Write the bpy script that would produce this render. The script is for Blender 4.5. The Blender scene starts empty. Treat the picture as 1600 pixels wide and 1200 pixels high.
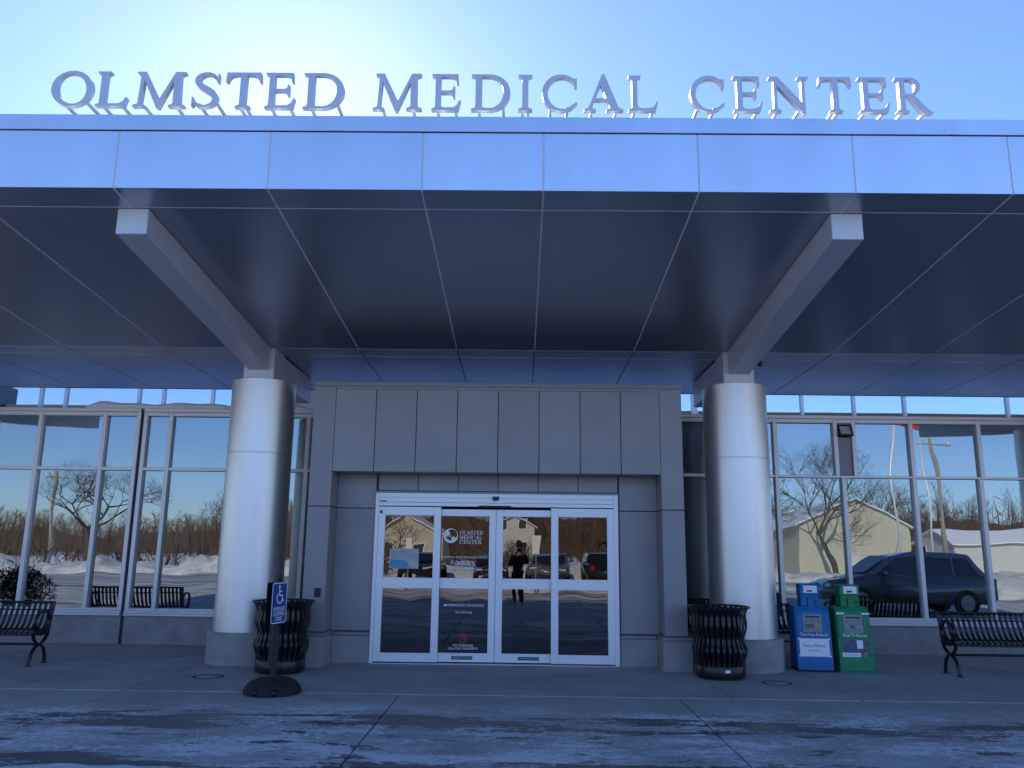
import bpy, bmesh, math, random
from mathutils import Vector, Matrix
R_ = math.radians
sc = bpy.context.scene
COL = sc.collection
random.seed(7)

# ------------------------------------------------------------------ helpers
def link(o):
    COL.objects.link(o); return o

class MB:
    """collects shapes and links them as ONE mesh object"""
    def __init__(s): s.bm = bmesh.new()
    def box(s, x0, x1, y0, y1, z0, z1, bev=0.0, M=None):
        b = bmesh.new(); bmesh.ops.create_cube(b, size=1)
        bmesh.ops.scale(b, vec=(x1-x0, y1-y0, z1-z0), verts=b.verts)
        bmesh.ops.translate(b, vec=((x0+x1)/2, (y0+y1)/2, (z0+z1)/2), verts=b.verts)
        if bev: bmesh.ops.bevel(b, geom=b.edges[:], offset=bev, segments=1, affect='EDGES')
        return s.add(b, M)
    def add(s, b, M=None):
        if M is not None: bmesh.ops.transform(b, matrix=M, verts=b.verts)
        mp = {}
        for v in b.verts: mp[v] = s.bm.verts.new(v.co)
        for f in b.faces:
            try:
                nf = s.bm.faces.new([mp[v] for v in f.verts]); nf.smooth = f.smooth
            except ValueError: pass
        b.free(); return s
    def poly(s, pts, smooth=False):
        f = s.bm.faces.new([s.bm.verts.new(p) for p in pts]); f.smooth = smooth; return s
    def prism(s, pts, ax, a, b, M=None):
        """2-D outline extruded along axis ax from a to b; outline axes are the other two in order"""
        def P(p, t):
            return {'x': (t, p[0], p[1]), 'y': (p[0], t, p[1]), 'z': (p[0], p[1], t)}[ax]
        bm = bmesh.new()
        A = [bm.verts.new(P(p, a)) for p in pts]; B = [bm.verts.new(P(p, b)) for p in pts]
        bm.faces.new(A); bm.faces.new(B[::-1]); n = len(pts)
        for i in range(n): bm.faces.new([A[i], B[i], B[(i+1) % n], A[(i+1) % n]])
        bmesh.ops.recalc_face_normals(bm, faces=bm.faces)
        return s.add(bm, M)
    def tube(s, pts, r, n=8, flat=None, cap=True):
        """swept tube; r a number or list; flat=(w,h,up) gives a flat bar"""
        pts = [Vector(p) for p in pts]; m = len(pts); rings = []
        rr = r if isinstance(r, (list, tuple)) else [r]*m
        for i, p in enumerate(pts):
            t = (pts[min(i+1, m-1)] - pts[max(i-1, 0)])
            t = t.normalized() if t.length > 1e-9 else Vector((0, 0, 1))
            if flat:
                up = Vector(flat[2]); a = up.normalized(); b = t.cross(a).normalized()
                w, h = flat[0]/2, flat[1]/2
                ring = [p + a*w + b*h, p - a*w + b*h, p - a*w - b*h, p + a*w - b*h]
            else:
                up = Vector((0, 0, 1)) if abs(t.z) < .9 else Vector((1, 0, 0))
                a = t.cross(up).normalized(); b = t.cross(a).normalized()
                ring = [p + (a*math.cos(2*math.pi*k/n) + b*math.sin(2*math.pi*k/n))*rr[i] for k in range(n)]
            rings.append([s.bm.verts.new(q) for q in ring])
        k = len(rings[0])
        for i in range(m-1):
            for j in range(k):
                f = s.bm.faces.new([rings[i][j], rings[i][(j+1) % k], rings[i+1][(j+1) % k], rings[i+1][j]])
                f.smooth = not flat
        if cap:
            s.bm.faces.new(rings[0][::-1]); s.bm.faces.new(rings[-1])
        return s
    def lathe(s, prof, n=32, c=(0, 0), sharp=False):
        rings = []
        for r, z in prof:
            if r < 1e-6: rings.append([s.bm.verts.new((c[0], c[1], z))])
            else: rings.append([s.bm.verts.new((c[0]+r*math.cos(2*math.pi*k/n), c[1]+r*math.sin(2*math.pi*k/n), z)) for k in range(n)])
        for A, B in zip(rings, rings[1:]):
            for k in range(n):
                k2 = (k+1) % n
                if len(A) == 1 and len(B) == 1: continue
                if len(A) == 1: q = [A[0], B[k], B[k2]]
                elif len(B) == 1: q = [A[k], A[k2], B[0]]
                else: q = [A[k], A[k2], B[k2], B[k]]
                f = s.bm.faces.new(q); f.smooth = not sharp
        return s
    def build(s, name, m, parent=None, off=None, recalc=True):
        if recalc: bmesh.ops.recalc_face_normals(s.bm, faces=s.bm.faces)
        if off is not None: bmesh.ops.translate(s.bm, vec=-Vector(off), verts=s.bm.verts)
        me = bpy.data.meshes.new(name); s.bm.to_mesh(me); s.bm.free()
        if m: me.materials.append(m)
        o = bpy.data.objects.new(name, me); link(o)
        if parent: o.parent = parent
        return o

def tag(o, label=None, cat=None, group=None, kind=None):
    if label: o['label'] = label
    if cat: o['category'] = cat
    if group: o['group'] = group
    if kind: o['kind'] = kind
    return o
def thing(name, label, cat, loc=(0, 0, 0), rz=0, group=None):
    o = bpy.data.objects.new(name, None); link(o); o.location = loc; o.rotation_euler = (0, 0, rz)
    o.empty_display_size = .2
    return tag(o, label, cat, group)
def copy_tree(o, parent=None):
    c = o.copy(); COL.objects.link(c); c.parent = parent
    for ch in list(o.children): copy_tree(ch, c)
    return c

# ------------------------------------------------------------------ materials
def mat(name, col, rough=.5, metal=0., noise=0., nscale=8., bump=0., bscale=60., col2=None, spec=.5, stretch=(1, 1, 1), coat=0., rvar=True, vary=0.):
    m = bpy.data.materials.new(name); m.use_nodes = True
    nt = m.node_tree; p = nt.nodes['Principled BSDF']
    p.inputs['Base Color'].default_value = (*col, 1); p.inputs['Roughness'].default_value = rough
    p.inputs['Metallic'].default_value = metal; p.inputs['Specular IOR Level'].default_value = spec
    p.inputs['Coat Weight'].default_value = coat
    tc = nt.nodes.new('ShaderNodeTexCoord'); mp = nt.nodes.new('ShaderNodeMapping')
    mp.inputs['Scale'].default_value = stretch
    nt.links.new(tc.outputs['Object'], mp.inputs['Vector'])
    if noise:
        n = nt.nodes.new('ShaderNodeTexNoise'); n.inputs['Scale'].default_value = nscale; n.inputs['Detail'].default_value = 6
        nt.links.new(mp.outputs['Vector'], n.inputs['Vector'])
        r = nt.nodes.new('ShaderNodeValToRGB')
        c2 = col2 or tuple(c*(1-noise) for c in col)
        r.color_ramp.elements[0].position = .3; r.color_ramp.elements[1].position = .7
        r.color_ramp.elements[0].color = (*c2, 1); r.color_ramp.elements[1].color = (*col, 1)
        nt.links.new(n.outputs['Fac'], r.inputs['Fac']); nt.links.new(r.outputs['Color'], p.inputs['Base Color'])
        if not rvar: noise = 0
    if noise:
        mr = nt.nodes.new('ShaderNodeMapRange'); mr.inputs['To Min'].default_value = max(rough-.06, .02); mr.inputs['To Max'].default_value = min(rough+.08, 1)
        nt.links.new(n.outputs['Fac'], mr.inputs['Value']); nt.links.new(mr.outputs['Result'], p.inputs['Roughness'])
    if vary:
        oi = nt.nodes.new('ShaderNodeObjectInfo'); mv = nt.nodes.new('ShaderNodeMapRange'); hs = nt.nodes.new('ShaderNodeHueSaturation')
        mv.inputs['To Min'].default_value = 1-vary; mv.inputs['To Max'].default_value = 1+vary
        nt.links.new(oi.outputs['Random'], mv.inputs['Value']); nt.links.new(mv.outputs['Result'], hs.inputs['Value'])
        src = p.inputs['Base Color'].links
        if src: nt.links.new(src[0].from_socket, hs.inputs['Color'])
        else: hs.inputs['Color'].default_value = (*col, 1)
        nt.links.new(hs.outputs['Color'], p.inputs['Base Color'])
    if bump:
        n2 = nt.nodes.new('ShaderNodeTexNoise'); n2.inputs['Scale'].default_value = bscale; n2.inputs['Detail'].default_value = 4
        nt.links.new(mp.outputs['Vector'], n2.inputs['Vector'])
        b = nt.nodes.new('ShaderNodeBump'); b.inputs['Strength'].default_value = bump; b.inputs['Distance'].default_value = .02
        nt.links.new(n2.outputs['Fac'], b.inputs['Height']); nt.links.new(b.outputs['Normal'], p.inputs['Normal'])
    return m

def glass_mat(name, refl, tint, trans, wave=.0025, rough=.0, scale=1.1):
    m = bpy.data.materials.new(name); m.use_nodes = True; nt = m.node_tree; nt.nodes.clear()
    out = nt.nodes.new('ShaderNodeOutputMaterial'); mix = nt.nodes.new('ShaderNodeMixShader')
    tr = nt.nodes.new('ShaderNodeBsdfTransparent'); gl = nt.nodes.new('ShaderNodeBsdfGlossy')
    tr.inputs['Color'].default_value = (*trans, 1); gl.inputs['Color'].default_value = (*tint, 1); gl.inputs['Roughness'].default_value = rough
    lw = nt.nodes.new('ShaderNodeFresnel'); lw.inputs['IOR'].default_value = 1.5
    mr = nt.nodes.new('ShaderNodeMapRange'); mr.inputs['From Min'].default_value = .04; mr.inputs['From Max'].default_value = 1
    mr.inputs['To Min'].default_value = refl; mr.inputs['To Max'].default_value = 1
    nt.links.new(lw.outputs['Fac'], mr.inputs['Value']); nt.links.new(mr.outputs['Result'], mix.inputs['Fac'])
    tc = nt.nodes.new('ShaderNodeTexCoord'); n = nt.nodes.new('ShaderNodeTexNoise')
    mp = nt.nodes.new('ShaderNodeMapping'); mp.inputs['Scale'].default_value = (1.0, 1, .75)
    n.inputs['Scale'].default_value = scale; n.inputs['Detail'].default_value = 1.0; n.inputs['Roughness'].default_value = .3
    nt.links.new(tc.outputs['Object'], mp.inputs['Vector']); nt.links.new(mp.outputs['Vector'], n.inputs['Vector'])
    b = nt.nodes.new('ShaderNodeBump'); b.inputs['Strength'].default_value = 1; b.inputs['Distance'].default_value = wave
    nt.links.new(n.outputs['Fac'], b.inputs['Height']); nt.links.new(b.outputs['Normal'], gl.inputs['Normal'])
    nt.links.new(tr.outputs[0], mix.inputs[1]); nt.links.new(gl.outputs[0], mix.inputs[2]); nt.links.new(mix.outputs[0], out.inputs['Surface'])
    return m

M = {}
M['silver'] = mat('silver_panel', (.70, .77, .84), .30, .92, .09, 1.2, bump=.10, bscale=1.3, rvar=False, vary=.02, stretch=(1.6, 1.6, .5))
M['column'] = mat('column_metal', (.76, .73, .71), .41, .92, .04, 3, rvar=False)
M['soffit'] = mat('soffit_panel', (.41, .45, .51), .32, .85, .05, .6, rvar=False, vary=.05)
M['beam'] = mat('beam_paint', (.62, .63, .66), .45, .3, .06, 4)
M['reveal'] = mat('reveal_light', (.70, .70, .71), .6, 0, .08, 9)
M['reveal_dark'] = mat('reveal_dark', (.03, .03, .035), .6, .2, .1, 9)
M['grey'] = mat('grey_panel', (.305, .30, .295), .48, .2, .13, 2.5, bump=.01, bscale=40, vary=.05)
M['grey2'] = mat('grey_trim', (.26, .255, .27), .5, .3, .1, 5)
M['concrete'] = mat('cast_concrete', (.36, .345, .325), .85, 0, .28, 4, bump=.15, bscale=70)
M['alu'] = mat('window_aluminium', (.74, .70, .69), .42, .4, .07, 6)
M['doorframe'] = mat('door_aluminium', (.82, .82, .83), .4, .25, .05, 6)
M['black'] = mat('black_plastic', (.010, .010, .012), .42, 0, .2, 20)
M['blacksteel'] = mat('black_steel', (.008, .008, .010), .30, .0, .3, 14, bump=.03, bscale=90, spec=.45)
M['rubber'] = mat('black_rubber', (.016, .016, .018), .75, 0, .35, 14, bump=.2, bscale=50)
M['glass'] = glass_mat('window_glass', .27, (.76, .88, .96), (.38, .43, .43), .0042)
M['doorglass'] = glass_mat('door_glass', .155, (.98, .95, .94), (.16, .17, .2), .0038, 0, 1.8)
M['clereglass'] = glass_mat('clerestory_glass', .55, (.80, .92, 1.0), (.5, .62, .68), .003)
M['tan'] = mat('tan_stucco', (.42, .33, .27), .9, 0, .12, 30, bump=.2, bscale=120)
M['white'] = mat('white_paint', (.78, .78, .78), .5, 0, .05, 10)
M['decal'] = mat('white_vinyl', (.90, .91, .92), .55, 0, .05, 40)
M['notice'] = mat('notice_paper', (.50, .52, .48), .7, 0, .25, 9)
M['red'] = mat('red_vinyl', (.50, .012, .025), .5, 0, .1, 40)
M['letter'] = mat('letter_face', (.56, .59, .66), .55, .45, .05, 8)
M['blueb'] = mat('blue_enamel', (.0, .155, .42), .45, .0, .22, 9, bump=.03, bscale=40)
M['greenb'] = mat('green_enamel', (.0, .25, .09), .45, .0, .22, 9, bump=.03, bscale=40)
M['signblue'] = mat('sign_blue', (.012, .065, .26), .45, 0, .08, 20)
M['paper'] = mat('newsprint', (.36, .36, .34), .8, 0, .15, 30)
M['ink'] = mat('print_ink', (.05, .05, .06), .8, 0, .1, 30)
M['cyan'] = mat('cyan_print', (.12, .34, .44), .7, 0, .1, 30)
M['snow'] = mat('snow', (.80, .81, .84), .75, 0, .10, 1.4, bump=.7, bscale=2.2)
M['banksnow'] = mat('ploughed_snow', (.74, .73, .71), .8, 0, .45, 1.6, bump=.9, bscale=5, col2=(.42, .40, .38))
M['roofsnow'] = mat('roof_snow', (.88, .88, .88), .75, 0, .05, 3, bump=.3, bscale=6)
M['interior'] = mat('interior_wall', (.30, .31, .30), .8, 0, .1, 2)
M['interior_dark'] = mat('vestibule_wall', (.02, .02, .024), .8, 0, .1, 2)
M['carpet'] = mat('carpet', (.06, .065, .075), .9, 0, .3, 20)
M['wood'] = mat('chair_wood', (.36, .20, .085), .5, 0, .3, 6, stretch=(1, 1, 8))
M['navy'] = mat('navy_upholstery', (.02, .022, .035), .85, 0, .2, 30)
M['bark'] = mat('bark', (.11, .085, .065), .95, 0, .4, 3, bump=.5, bscale=12)
M['twig'] = mat('twigs', (.13, .10, .08), .95, 0, .35, 2)
M['wood_far'] = mat('winter_wood', (.15, .10, .07), .95, 0, .6, .8, stretch=(1.6, .3, .35))
M['leaf'] = mat('evergreen', (.006, .011, .007), .8, 0, .4, 6)
M['pole'] = mat('weathered_pole', (.36, .32, .27), .9, 0, .3, 4, stretch=(4, 4, .5))
M['polewhite'] = mat('white_pole', (.75, .75, .74), .4, .2, .05, 4)
M['siding'] = mat('cream_siding', (.50, .45, .33), .8, 0, .08, 2)
M['siding2'] = mat('pale_siding', (.55, .52, .48), .8, 0, .08, 2)
M['shingle'] = mat('shingle', (.09, .085, .085), .9, 0, .3, 8)
M['winpane'] = mat('house_window', (.03, .035, .045), .1, 0, .1, 3, spec=.8)
M['tyre'] = mat('tyre', (.02, .02, .021), .85, 0, .3, 14)
M['rim'] = mat('alloy_rim', (.25, .26, .28), .35, .8, .1, 9)
M['carglass'] = mat('car_glass', (.015, .018, .022), .04, 0, .1, 3, spec=.9)
M['carlamp'] = mat('car_lamp', (.75, .75, .75), .12, .3, .1, 9)
M['tail'] = mat('tail_lamp', (.35, .01, .01), .2, 0, .1, 9)
M['coat'] = mat('dark_coat', (.014, .014, .017), .85, 0, .3, 12)
M['skin'] = mat('skin', (.50, .31, .24), .5, 0, .08, 12)
M['trousers'] = mat('dark_trousers', (.02, .022, .03), .85, 0, .2, 12)
def carpaint(n, c): return mat('car_paint_'+n, c, .25, .4, .06, 3, coat=.7)

def ground_mat(name, base, dry, wet, frost, drive):
    """concrete with fine grain, blotches, frost and damp refrozen patches (drive only)"""
    m = bpy.data.materials.new(name); m.use_nodes = True; nt = m.node_tree; L = nt.links
    p = nt.nodes['Principled BSDF']; tc = nt.nodes.new('ShaderNodeTexCoord')
    def noise(scale, det, st=(1, 1, 1), rough=.55, loc=(0, 0, 0)):
        mp = nt.nodes.new('ShaderNodeMapping'); mp.inputs['Scale'].default_value = st; mp.inputs['Location'].default_value = loc
        L.new(tc.outputs['Object'], mp.inputs['Vector'])
        n = nt.nodes.new('ShaderNodeTexNoise'); n.inputs['Scale'].default_value = scale; n.inputs['Detail'].default_value = det; n.inputs['Roughness'].default_value = rough
        L.new(mp.outputs['Vector'], n.inputs['Vector']); return n.outputs['Fac']
    def ramp(f, a, b):
        r = nt.nodes.new('ShaderNodeMapRange'); r.inputs['From Min'].default_value = a; r.inputs['From Max'].default_value = b
        r.interpolation_type = 'SMOOTHSTEP'; L.new(f, r.inputs['Value']); return r.outputs['Result']
    def mixc(f, a, b):
        x = nt.nodes.new('ShaderNodeMix'); x.data_type = 'RGBA'; L.new(f, x.inputs[0])
        for sck, v in ((x.inputs[6], a), (x.inputs[7], b)):
            if isinstance(v, tuple): sck.default_value = (*v, 1)
            else: L.new(v, sck)
        return x.outputs[2]
    def mth(op, a, b):
        x = nt.nodes.new('ShaderNodeMath'); x.operation = op
        for i, v in ((0, a), (1, b)):
            if isinstance(v, (int, float)): x.inputs[i].default_value = v
            else: L.new(v, x.inputs[i])
        return x.outputs[0]
    c = mixc(ramp(noise(1.1, 7), .32, .68), base, dry)
    c = mixc(mth('MULTIPLY', ramp(noise(46, 5, rough=.7), .45, .75), .35), c, tuple(v*.6 for v in base))
    rough = ramp(noise(3, 5), 0, 1)
    sep = nt.nodes.new('ShaderNodeSeparateXYZ'); L.new(tc.outputs['Object'], sep.inputs[0])
    if drive:
        wob = mth('MULTIPLY', mth('SUBTRACT', noise(.8, 3, loc=(3, 0, 0)), .5), .8)
        yy = mth('ADD', sep.outputs['Y'], wob)
        def band(c0, w):
            d = mth('ABSOLUTE', mth('SUBTRACT', yy, c0), 0); return ramp(d, w, w*.5)
        zone = ramp(sep.outputs['Y'], 9.3, 8.5)
        def mixn(a, b, k): return mth('ADD', mth('MULTIPLY', a, 1-k), mth('MULTIPLY', b, k))
        fine = noise(15, 12, (.8, 1, 1), .8, (5, 2, 0)); big = noise(1.25, 8, (.55, 1.1, 1), .7)
        fr = mth('MULTIPLY', ramp(mixn(big, fine, .42), .485, .545), zone)
        thin = mth('MULTIPLY', ramp(mixn(noise(2.4, 8, (.5, 1.6, 1), .7, (7, 3, 0)), noise(34, 8, rough=.8), .5), .50, .58), zone)
        c = mixc(mth('MULTIPLY', mth('MAXIMUM', fr, mth('MULTIPLY', thin, .5)), .62), c, frost)
        grit = ramp(noise(85, 3, rough=.8, loc=(1, 1, 0)), .64, .70)
        c = mixc(mth('MULTIPLY', mth('MULTIPLY', grit, zone), .55), c, frost)
        crumb = mth('MULTIPLY', ramp(noise(22, 4, rough=.6, loc=(4, 9, 0)), .70, .73), zone)
        c = mixc(mth('MULTIPLY', crumb, .8), c, frost)
        wn = mixn(noise(1.5, 8, (.45, 1.7, 1), .66, (9.3, 4.1, 0)), noise(18, 9, (.7, 1, 1), .75, (2, 8, 0)), .32)
        bands = mth('MAXIMUM', mth('MAXIMUM', band(8.12, .40), band(6.62, .25)), band(5.2, .8))
        w = mth('MULTIPLY', ramp(wn, .483, .493), ramp(bands, .25, .5))
        sp_ = mixn(noise(2.6, 6, (.6, 1.5, 1), .55, (1, 7, 0)), noise(20, 6, loc=(6, 1, 0)), .25)
        spots = mth('MULTIPLY', ramp(sp_, .585, .595), ramp(sep.outputs['Y'], 8.9, 8.4))
        w = mth('MAXIMUM', w, spots)
        c = mixc(mth('MULTIPLY', w, .92), c, wet)
        rr = nt.nodes.new('ShaderNodeMapRange'); rr.inputs['To Min'].default_value = .85; rr.inputs['To Max'].default_value = .40
        L.new(w, rr.inputs['Value']); L.new(rr.outputs['Result'], p.inputs['Roughness'])
    else:
        fr = ramp(noise(2.2, 8, (.7, 1.5, 1), .66, (2, 5, 0)), .56, .74)
        c = mixc(mth('MULTIPLY', fr, .35), c, frost)
        dk = ramp(noise(.8, 6, (.6, 1.2, 1), .6, (12, 3, 0)), .52, .75)
        c = mixc(mth('MULTIPLY', dk, .5), c, wet)
        sp_ = ramp(noise(30, 8, rough=.8, loc=(3, 3, 0)), .60, .72)
        c = mixc(mth('MULTIPLY', sp_, .30), c, frost)
        p.inputs['Roughness'].default_value = .72
    L.new(c, p.inputs['Base Color'])
    b = nt.nodes.new('ShaderNodeBump'); b.inputs['Strength'].default_value = .25; b.inputs['Distance'].default_value = .01
    L.new(noise(60, 6, rough=.7), b.inputs['Height']); L.new(b.outputs['Normal'], p.inputs['Normal'])
    return m
M['walk'] = ground_mat('walk_concrete', (.31, .30, .285), (.40, .39, .37), (.19, .19, .185), (.40, .41, .43), False)
M['drive'] = ground_mat('drive_concrete', (.32, .31, .295), (.40, .39, .37), (.045, .045, .048), (.78, .78, .78), True)
M['joint'] = mat('joint_filler', (.045, .045, .05), .9, 0, .2, 12)
def lot_mat():
    m = mat('lot_asphalt', (.10, .10, .105), .8, 0, .2, 5, bump=.2, bscale=30)
    nt = m.node_tree; p = nt.nodes['Principled BSDF']; tc = nt.nodes.new('ShaderNodeTexCoord'); mp = nt.nodes.new('ShaderNodeMapping')
    mp.inputs['Scale'].default_value = (.25, .9, 1)
    n = nt.nodes.new('ShaderNodeTexNoise'); n.inputs['Scale'].default_value = .8; n.inputs['Detail'].default_value = 8; n.inputs['Roughness'].default_value = .65
    r = nt.nodes.new('ShaderNodeValToRGB'); r.color_ramp.elements[0].position = .42; r.color_ramp.elements[1].position = .58
    r.color_ramp.elements[0].color = (.16, .16, .165, 1); r.color_ramp.elements[1].color = (.55, .56, .58, 1)
    nt.links.new(tc.outputs['Object'], mp.inputs['Vector']); nt.links.new(mp.outputs['Vector'], n.inputs['Vector'])
    nt.links.new(n.outputs['Fac'], r.inputs['Fac']); nt.links.new(r.outputs['Color'], p.inputs['Base Color'])
    return m
M['lot'] = lot_mat()

# ------------------------------------------------------------------ camera, light, sky
F, PITCH, ROLL, YAW = 1271.16, .200907, .0122, -.011927
fw = Vector((math.sin(YAW)*math.cos(PITCH), math.cos(YAW)*math.cos(PITCH), math.sin(PITCH)))
rt = Vector((math.cos(YAW), -math.sin(YAW), 0)); up = rt.cross(fw)
R1 = rt*math.cos(ROLL) + up*math.sin(ROLL); U1 = -rt*math.sin(ROLL) + up*math.cos(ROLL)
cam = bpy.data.cameras.new('camera'); co = link(bpy.data.objects.new('camera', cam))
m3 = Matrix((R1, U1, -fw)).transposed()
co.matrix_world = Matrix.Translation((0, 0, 1.6)) @ m3.to_4x4()
cam.sensor_width = 36; cam.lens = F/1600*36; cam.clip_end = 3000; cam.clip_start = .05
sc.camera = co

SUN_AZ, SUN_EL = R_(-16.6), R_(28.2)          # azimuth from +Y towards +X
sd = Vector((math.sin(SUN_AZ)*math.cos(SUN_EL), math.cos(SUN_AZ)*math.cos(SUN_EL), math.sin(SUN_EL)))
sl = bpy.data.lights.new('sun', 'SUN'); sl.energy = 4.0; sl.angle = R_(.5); sl.color = (1, .90, .74)
so = link(bpy.data.objects.new('sun', sl)); so.rotation_euler = sd.to_track_quat('Z', 'Y').to_euler()
w = bpy.data.worlds.new('World'); sc.world = w; w.use_nodes = True; nt = w.node_tree
bg = nt.nodes['Background']; sky = nt.nodes.new('ShaderNodeTexSky'); sky.sky_type = 'NISHITA'; sky.sun_disc = False
sky.sun_elevation = SUN_EL; sky.sun_rotation = SUN_AZ; sky.altitude = 300; sky.air_density = 1.0; sky.dust_density = .26; sky.ozone_density = 1.3
wb = nt.nodes.new('ShaderNodeMix'); wb.data_type = 'RGBA'; wb.blend_type = 'MULTIPLY'; wb.inputs[0].default_value = 1; wb.inputs[7].default_value = (.63, .775, 1.14, 1)
nt.links.new(sky.outputs[0], wb.inputs[6]); nt.links.new(wb.outputs[2], bg.inputs['Color']); bg.inputs['Strength'].default_value = .125
sc.view_settings.view_transform = 'Standard'; sc.view_settings.look = 'None'; sc.view_settings.gamma = 1
sc.view_settings.exposure = 1.0
sc.cycles.max_bounces = 10; sc.cycles.transparent_max_bounces = 16; sc.cycles.glossy_bounces = 6
sc.cycles.use_denoising = True

# ------------------------------------------------------------------ ground
CX = -.35                                     # centre line of the entrance
mb = MB(); mb.box(-260, 260, -420, 300, -1.2, -.06); tag(mb.build('snow_field', M['snow']), kind='structure')
EDGE = 9.62
mb = MB(); mb.box(-60, 60, -2.0, 14.6, -.30, -.075); tag(mb.build('slab_bed', M['joint']), kind='structure')
def slabs(xs, ys, z, gap, name, m):
    mb = MB()
    for a, b in zip(xs, xs[1:]):
        for c, d in zip(ys, ys[1:]): mb.box(a+gap/2, b-gap/2, c+gap/2, d-gap/2, z-.14, z, .004)
    return tag(mb.build(name, m), kind='structure')
slabs([-60, -14.5, -11.6, -8.7, -5.8, -4.43, 2.40, 3.84, 5.0, 6.6, 9.5, 12.4, 60], [EDGE, 12.25, 14.45], 0, .014, 'walkway', M['walk'])
slabs([-60, -13.8, -10.7, -7.57, -4.45, -1.335, 1.79, 4.91, 8.03, 11.2, 14.3, 60], [-2, 3.4, 6.52, EDGE], -.007, .016, 'driveway', M['drive'])
mb = MB(); mb.box(-90, 60, -21, -2.02, -.30, -.03); tag(mb.build('parking_lot', M['lot']), kind='structure')

# ------------------------------------------------------------------ the medical building
B = thing('medical_building', 'grey panelled medical centre entrance with a deep metal canopy on two round columns', 'building', (CX, 13.95, 0))
BO = B.location.copy()
def bp(mb, name, m, parent=None): return mb.build(name, m, parent or B, BO)

# canopy: fascia panels, cap, soffit panels, reveal backing, roof deck
YF, ZF, YK, ZK = 7.21, 4.945, 11.8, 4.515
JX = [-.97, .19]
for k in range(1, 9): JX = [-.97-1.476*k] + JX + [.19+1.478*k]
XL, XR = JX[0], JX[-1]
mb = MB(); mb.box(XL, XR, YF+.006, YF+.05, 4.96, 5.545); mb.prism([(YF+.01, ZF+.004), (YK+.002, ZK+.005), (YK+.002, ZK+.05), (YF+.01, ZF+.05)], 'x', XL, XR)
canopy = bp(mb, 'canopy', M['reveal'])
mb = MB(); mb.prism([(YK+.01, ZK+.02), (12.3, ZK+.02), (14.83, 4.50), (14.83, 4.54), (YK+.01, ZK+.06)], 'x', XL, XR); bp(mb, 'soffit_backing', M['reveal_dark'], canopy)
g = .014
YS = 7.585; zs = lambda y: ZF + (y-YF)*(ZK-ZF)/(YK-YF)
for a, b in zip(JX, JX[1:]):
    mb = MB(); mb.box(a+g/2, b-g/2, YF, YF+.005, ZF, 5.535, .0015); bp(mb, 'fascia_panel', M['silver'], canopy)
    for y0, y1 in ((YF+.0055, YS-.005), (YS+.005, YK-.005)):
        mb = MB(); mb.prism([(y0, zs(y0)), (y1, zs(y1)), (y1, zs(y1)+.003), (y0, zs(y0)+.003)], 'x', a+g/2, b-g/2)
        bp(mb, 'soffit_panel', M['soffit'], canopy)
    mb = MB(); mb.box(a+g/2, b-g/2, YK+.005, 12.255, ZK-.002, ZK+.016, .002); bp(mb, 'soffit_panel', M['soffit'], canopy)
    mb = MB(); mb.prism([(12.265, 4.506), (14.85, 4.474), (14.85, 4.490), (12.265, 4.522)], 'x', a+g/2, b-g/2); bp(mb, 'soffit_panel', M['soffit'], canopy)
for x in JX[1:-1]:
    mb = MB(); mb.prism([(YF+.006, zs(YF+.006)-.0015), (YK-.006, zs(YK-.006)-.0015), (YK-.006, zs(YK-.006)+.003), (YF+.006, zs(YF+.006)+.003)], 'x', x-.0085, x+.0085)
    bp(mb, 'joint_strip', M['reveal'], canopy)
for y in (YS, YK):
    mb = MB(); mb.box(XL, XR, y-.006, y+.006, zs(y)-.0012, zs(y)+.003); bp(mb, 'joint_strip', M['reveal'], canopy)
mb = MB(); mb.box(XL, XR, YF+.03, 7.6, 5.55, 5.69); mb.box(XL, XR, YF+.004, YF+.03, 5.5345, 5.55); bp(mb, 'cap_backing', M['reveal_dark'], canopy)
cj = [-12.4, -10.5, -7.62, -4.71, -1.83, 1.14, 4.1, 7.0, 10.0, 12.0]
cc = [XL] + cj + [XR]
for a, b in zip(cc, cc[1:]):
    mb = MB(); mb.box(a+.003, b-.003, YF-.014, 7.62, 5.543, 5.704, .003); bp(mb, 'parapet_cap', M['silver'], canopy)
for x in cj:
    mb = MB(); mb.box(x-.065, x+.065, YF-.0165, YF-.0142, 5.547, 5.70); bp(mb, 'cap_splice', M['silver'], canopy)
mb = MB(); mb.prism([(7.625, 5.40), (14.88, 4.62), (14.88, 4.70), (7.625, 5.50)], 'x', XL, XR); mb.box(XL, XR, 14.855, 14.885, 4.470, 4.705); bp(mb, 'roof_deck', M['reveal_dark'], canopy)

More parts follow.
